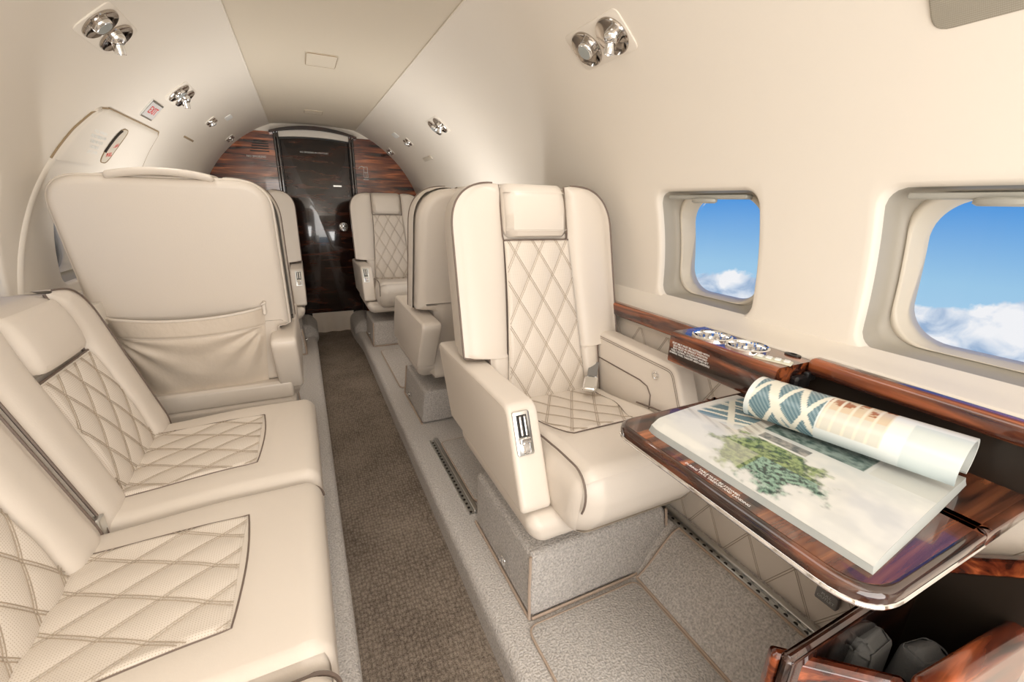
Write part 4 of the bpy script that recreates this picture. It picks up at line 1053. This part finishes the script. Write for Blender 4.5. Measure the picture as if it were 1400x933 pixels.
for v in (0.0015, 0.9985):
    for off in (0.0003, 0.006):
        for i in range(nu2+1): vs.append(roll_pt(i/nu2, v, off))
k = nu2+1; fs = []
for i in range(nu2):
    fs += [(i, i+1, k+i+1, k+i), (2*k+i, 2*k+i+1, 3*k+i+1, 3*k+i), (k+i, k+i+1, 3*k+i+1, 3*k+i), (i, i+1, 2*k+i+1, 2*k+i)]
fs += [(0, k, 3*k, 2*k), (nu2, k+nu2, 3*k+nu2, 2*k+nu2)]
g.add(vs, fs); obj('rolled_page_block', g, M['pagecut'], mg, angle=30)

# ------------------------------------------------------------------ open storage cabinet at lower right
cb = thing('storage_cabinet', 'open red rosewood storage bin at the bottom right corner below the table', 'cabinet', (0.85, 0.19, 0.1))
def CL(p): return (p[0]-0.85, p[1]-0.19, p[2]-0.1)
def board(name, a, b, z0, z1, th, m, r=0.006, inward=1, z1b=None):
    a = Vector(a); b = Vector(b); d = (b-a).normalized(); nrm = Vector((-d.y, d.x))*inward; L_ = (b-a).length; z1b = z1 if z1b is None else z1b
    g = G()
    def df(p):
        s = p[0]; zt_ = z1 + (z1b-z1)*clamp(s/L_); z = z0 + (p[2]-z0)/(z1-z0)*(zt_-z0)
        q = a + d*s + nrm*p[1]
        if name == 'cabinet_rail': z = p[2] + (z1b-z1)*clamp(s/L_)
        return CL((q.x, q.y, z))
    rbox(g, (L_, th, z1-z0), r, (L_/2, th/2, (z0+z1)/2), n=(8, 1, 3), k=4, deform=df); return obj(name, g, m, cb)
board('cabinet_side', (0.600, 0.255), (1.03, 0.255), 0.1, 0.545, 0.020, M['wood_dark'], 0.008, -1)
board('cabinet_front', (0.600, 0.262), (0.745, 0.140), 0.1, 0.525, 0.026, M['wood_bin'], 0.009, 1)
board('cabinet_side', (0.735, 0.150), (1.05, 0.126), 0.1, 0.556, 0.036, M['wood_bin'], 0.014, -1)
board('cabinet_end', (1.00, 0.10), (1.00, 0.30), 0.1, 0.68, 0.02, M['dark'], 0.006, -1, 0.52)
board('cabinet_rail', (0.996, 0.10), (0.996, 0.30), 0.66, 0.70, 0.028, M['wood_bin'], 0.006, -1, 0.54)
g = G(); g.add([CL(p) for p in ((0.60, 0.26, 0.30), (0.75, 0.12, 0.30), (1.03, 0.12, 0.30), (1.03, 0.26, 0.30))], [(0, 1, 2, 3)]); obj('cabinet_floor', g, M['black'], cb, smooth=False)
g = G(); g.add([CL(p) for p in ((0.64, 0.250, 0.31), (1.02, 0.250, 0.31), (1.02, 0.250, 0.53), (0.64, 0.250, 0.53))], [(0, 1, 2, 3)])
rc1 = []
for (cx_, cy_, rx, ang, lbl) in ((0.815, 0.226, 0.054, 4, 'dark grey cloth pouch against the far side of the open rosewood bin'), (0.880, 0.176, 0.046, -8, 'lighter grey cloth pouch nearest the camera in the open rosewood bin')):
    g = G(); rbox(g, (rx*1.9, 0.042, 0.19), 0.019, (0, 0, 0.0), n=(6, 3, 6), k=6, deform=lambda p: (p[0]*(1-0.6*p[2]), p[1]*(1+0.15*math.cos(p[2]*16)), p[2]))
    o = obj('cloth_pouch', g, M['pouch'], angle=180); o.location = (cx_, cy_, 0.30+0.10); o.rotation_euler = (0.0, 0.12, math.radians(ang)); tag(o, lbl, 'pouch')
# placard
pl = thing('metal_placard', 'small grey metal plate with embossed text on the quilted wall below the table', 'plate', (1.012, 0.37, 0.345))
g = G(); rbox(g, (0.014, 0.048, 0.036), 0.003, (0, 0, 0), k=2); obj('plate', g, M['greyp'], pl)
text('embossed_lettering', 'PULL\nOUTLET', frame((-0.0075, 0, 0), (0, -1, 0), (0, 0, 1), (-1, 0, 0)), 0.010, M['satin'], pl)

# ------------------------------------------------------------------ overhead fittings
def on_wall(side, a, y):  # frame: x along +y (forward), y up the wall, z inward
    p = wall_pt(side, a, y); ar = math.radians(a)
    n = Vector((-side*math.cos(ar), 0, -math.sin(ar))); up = Vector((-side*math.sin(ar), 0, math.cos(ar)))
    x = up.cross(n); return frame(p, tuple(x), tuple(up), tuple(n))
def lamp_plate(side, a, y, label, gy=-0.055, s=1.0, swivel=(0.5, -0.5)):
    T0 = on_wall(side, a, y); t = thing('reading_light_panel', label, 'light fitting', T0.to_translation(), 0, 'overhead lamp and air nozzle plates')
    T = Matrix.Translation(-T0.to_translation()) @ T0
    fx = 1 if T0.to_3x3().col[0].y > 0 else -1
    g = G(); slab(g, round_poly([(-0.112*s, -0.056*s), (0.112*s, -0.056*s), (0.112*s, 0.056*s), (-0.112*s, 0.056*s)], 0.018, 5), -0.004, 0.004, 0.0015, lambda u, v, w: (u, v, w), 2, T=T)
    obj('mounting_plate', g, M['panel'], t, angle=30)
    for nm, off in (('lamp_eyeball', -gy), ('air_nozzle', gy)):
        Tc = T @ Matrix.Translation((off*fx, 0, 0.004))
        r = 0.050*s
        g = G(); lathe(g, [(r*1.0, -0.001), (r, 0.003), (r*0.96, 0.0055), (r*0.91, 0.0045), (r*0.75, 0.0022), (r*0.50, 0.0004), (0, 0.0004)], 36, Tc); bz = obj('bezel', g, M['bezel'], t, angle=25)
        g = G()
        if nm == 'lamp_eyeball':
            lathe(g, [(r*0.48, 0.0), (r*0.50, 0.006), (r*0.46, 0.012), (r*0.40, 0.014)], 28, Tc); o = obj(nm, g, M['chrome'], bz)
            g = G(); lathe(g, [(r*0.40, 0.0135), (r*0.38, 0.0148), (0, 0.0152)], 24, Tc); obj('lamp_lens', g, M['lens'], o)
        else:
            lathe(g, [(r*0.43*math.cos(b), r*0.43*math.sin(b)) for b in [PI/2*i/8 for i in range(9)]], 28, Tc)
            ax = Vector((swivel[0]*fx, swivel[1], 0.9)).normalized(); Q = ax.to_track_quat('Z', 'Y').to_matrix().to_4x4()
            lathe(g, [(r*0.28, r*0.38), (r*0.28, r*0.62), (r*0.26, r*0.80), (r*0.24, r*0.82), (r*0.22, r*0.74), (0, r*0.74)], 24, Tc @ Q); o = obj(nm, g, M['chrome'], bz, angle=30)
            g = G(); lathe(g, [(r*0.21, r*0.742), (r*0.20, r*0.75), (0, r*0.75)], 16, Tc @ Q); obj('nozzle_mouth', g, M['black'], o)
    return t
lamp_plate(1, 49.8, 1.098, 'chrome lamp and air nozzle on a cream plate, top centre of the right wall', swivel=(0.15, -0.7))
lamp_plate(1, 49.8, 2.63, 'smaller chrome lamp and nozzle plate high on the right wall above the second seat', swivel=(0.1, -0.7))
lamp_plate(-1, 49.8, 1.66, 'largest chrome lamp and air nozzle on a cream plate, top left wall', gy=0.055, swivel=(0.1, -0.7))
lamp_plate(-1, 49.8, 2.49, 'chrome lamp and nozzle plate beside the exit sign on the left wall', gy=0.055, swivel=(0.1, -0.7))
def nozzle_small(side, a, y, label):
    lamp_plate(side, a, y, label, s=0.62, gy=-0.034)
nozzle_small(-1, 49.8, 4.02, 'tiny chrome air nozzle on the left wall just before the bulkhead')
nozzle_small(1, 49.5, 4.12, 'tiny chrome air nozzle on the right wall just before the bulkhead')
nozzle_small(-1, 49.8, 3.23, 'small chrome fitting on the left wall between exit sign plate and bulkhead')
nozzle_small(1, 49.6, 3.42, 'small chrome fitting on the right wall between lamp plate and bulkhead')
def wall_label(side, a, y, sx, sy, m, label, cat, name, h=0.003):
    T0 = on_wall(side, a, y); g = G(); slab(g, round_poly([(-sx/2, -sy/2), (sx/2, -sy/2), (sx/2, sy/2), (-sx/2, sy/2)], min(sx, sy)*0.3, 3), -0.002, h, 0.001, lambda u, v, w: (u, v, w), 2, T=T0)
    return tag(obj(name, g, m, angle=30), label, cat)
wall_label(-1, 55.5, 3.42, 0.12, 0.045, M['white'], 'pale rectangular label near the left ceiling edge', 'label', 'pale_label')
wall_label(1, 55.0, 3.53, 0.12, 0.045, M['white'], 'pale rectangular label near the right ceiling edge', 'label', 'pale_label')
wall_label(-1, 40.0, 3.15, 0.24, 0.012, M['groove'], 'thin slot in the left wall lining forward of the exit hatch', 'slot', 'wall_slot', 0.001)
wall_label(1, 39.6, 3.30, 0.22, 0.028, M['frame'], 'thin raised strip on the right wall above the second seat', 'strip', 'wall_strip', 0.006)
# exit sign
T0 = on_wall(-1, 138-90-10, 2.37); T0 = on_wall(-1, 41.9, 2.37)
ex = thing('exit_sign', 'square lit exit sign with red letters on the left wall', 'sign', T0.to_translation()); T = Matrix.Translation(-T0.to_translation()) @ T0
g = G(); slab(g, [(-0.075, -0.04), (0.075, -0.04), (0.075, 0.04), (-0.075, 0.04)], -0.003, 0.005, 0.001, lambda u, v, w: (u, v, w), 2, T=T); obj('sign_frame', g, M['satin'], ex, smooth=False)
g = G(); slab(g, [(-0.067, -0.033), (0.067, -0.033), (0.067, 0.033), (-0.067, 0.033)], 0.003, 0.0062, 0.0008, lambda u, v, w: (u, v, w), 1, T=T); obj('sign_face', g, M['signface'], ex, smooth=False)
text('sign_lettering', 'EXIT', T @ Matrix.Translation((0, 0, 0.0068)), 0.046, M['red'], ex)
# emergency exit hatch on left wall
eh = thing('emergency_exit_hatch', 'curved cream emergency exit hatch cover with recessed handle on the left wall', 'hatch', wall_pt(-1, 30, 2.30))
eo = Matrix.Translation(-Vector(eh.location))
ya, yb_, aa, ab = 1.93, 2.64, 24.6, 37.5
outl = round_poly([(ya, aa), (yb_, aa), (yb_-0.01, ab), (ya+0.08, ab)], [0, 0, 0.0, 0.0], 1)
outl = [(ya, aa)] + [(yb_, aa)] + [(yb_, ab-1.5), (yb_-0.01, ab-0.4), (yb_-0.04, ab), (ya+0.16, ab), (ya+0.10, ab-0.5), (ya+0.06, ab-1.6), (ya+0.035, ab-3.5)]
g = G(); nU, nV = 40, 24
EDGE = [(0.0, 1.635), (8.2, 1.689), (17.1, 1.753), (21.0, 1.787), (26.4, 1.837), (31.1, 1.884), (35.5, 1.944), (37.0, 1.985), (37.5, 2.03)]
def edge_y(a):
    for (a0, y0_), (a1, y1_) in zip(EDGE, EDGE[1:]):
        if a <= a1: return y0_ + (y1_-y0_)*(a-a0)/(a1-a0)
    return EDGE[-1][1]
def hatch_edge(v): return edge_y(aa + (ab-aa)*v)
for j in range(nV+1):
    v = j/nV; a = aa + (ab-aa)*v; yl = hatch_edge(v); yr = yb_ - 0.02*sstep(v, 0.9, 1)
    for i in range(nU+1):
        u = i/nU; e = min(1, min(u, 1-u)*(yr-yl)/0.02, (1-v)*0.21/0.02); y = yl+(yr-yl)*u
        g.v.append(wall_pt(-1, a, y, 0.0008 + 0.008*math.sin(PI/2*e)))
for j in range(nV):
    for i in range(nU): q = j*(nU+1)+i; g.f.append((q, q+1, q+nU+2, q+nU+1))
gg = G(); gg.add(g.v, g.f, eo); obj('hatch_cover', gg, M['panel'], eh, angle=180)
g = G(); P = [wall_pt(-1, aa+(ab-aa)*j/nV, hatch_edge(j/nV)-0.003, 0.002) for j in range(nV+1)] + [wall_pt(-1, ab+0.15, hatch_edge(1)+(yb_-0.02-hatch_edge(1))*i/20, 0.002) for i in range(21)] + [wall_pt(-1, ab-(ab-aa)*j/nV, yb_+0.003-0.02*sstep(1-j/nV, 0.9, 1), 0.002) for j in range(nV+1)]
tube(g, [eo @ p for p in P], 0.0028, n=5); obj('hatch_gap', g, M['groove'], eh)
g = G(); P = round_poly([(2.13, 26.0), (2.20, 26.0), (2.29, 34.0), (2.20, 34.5)], 0.0, 1)
ring_ = []
for i in range(40):
    a = 2*PI*i/40; cy, ca_ = 2.205, 30.2; dy, da = 0.042*math.copysign(abs(math.cos(a))**0.6, math.cos(a)), 4.6*math.copysign(abs(math.sin(a))**0.7, math.sin(a))
    ring_.append((cy+dy+0.008*da, ca_+da))
T_ = [eo @ wall_pt(-1, a, y, 0.010) for y, a in ring_]; g.add(T_, [tuple(range(40))]); 
obj('handle_cover', g, M['frame'], eh)
g = G(); tube(g, T_, 0.0018, True, 5); obj('handle_gap', g, M['groove'], eh)
g = G(); P = [eo @ wall_pt(-1, a, y, 0.012) for y, a in ring_[14:23]]; tube(g, P, 0.0038, n=6); obj('finger_slot', g, M['dark'], eh)
for a, y, s in ((30.2, 2.215, 'PUSH'), (27.8, 2.195, 'PULL')):
    F = eo @ on_wall(-1, a, y) @ Matrix.Translation((0, 0, 0.0112)); text('handle_lettering', s, F @ Matrix.Rotation(0.2, 4, 'Z'), 0.022, M['red'], eh)
F = eo @ on_wall(-1, 29.8, 2.055) @ Matrix.Translation((0, 0, 0.0095)); text('instruction_lettering', 'PULL HANDLE\nPUSH WINDOW\nTHROW OUT\nOPENING\nLIFT LEVER', F, 0.017, M['white'], eh, spacing=1.1)
# soft raised rib sweeping down from hatch
g = G(); P = [wall_pt(-1, 36.5-(36.5+3)*j/40, edge_y(36.5-(36.5+3)*j/40) + 0.012, -0.011) for j in range(41)]
tube(g, P, 0.018, n=12); struct(obj('trim_18', g, M['panel'], angle=180))
# speaker grille top right
T0 = on_wall(1, 43.0, 0.335); T0 = on_wall(1, 43.4, 0.293)
g = G(); slab(g, round_poly([(-0.13, -0.105), (0.13, -0.105), (0.13, 0.105), (-0.13, 0.105)], 0.025, 6), -0.01, 0.008, 0.004, lambda u, v, w: (u, v, w), 3, T=T0)
tag(obj('speaker_grille', g, M['speaker'], angle=30), 'beige woven speaker grille on the lining at the top right corner', 'speaker')
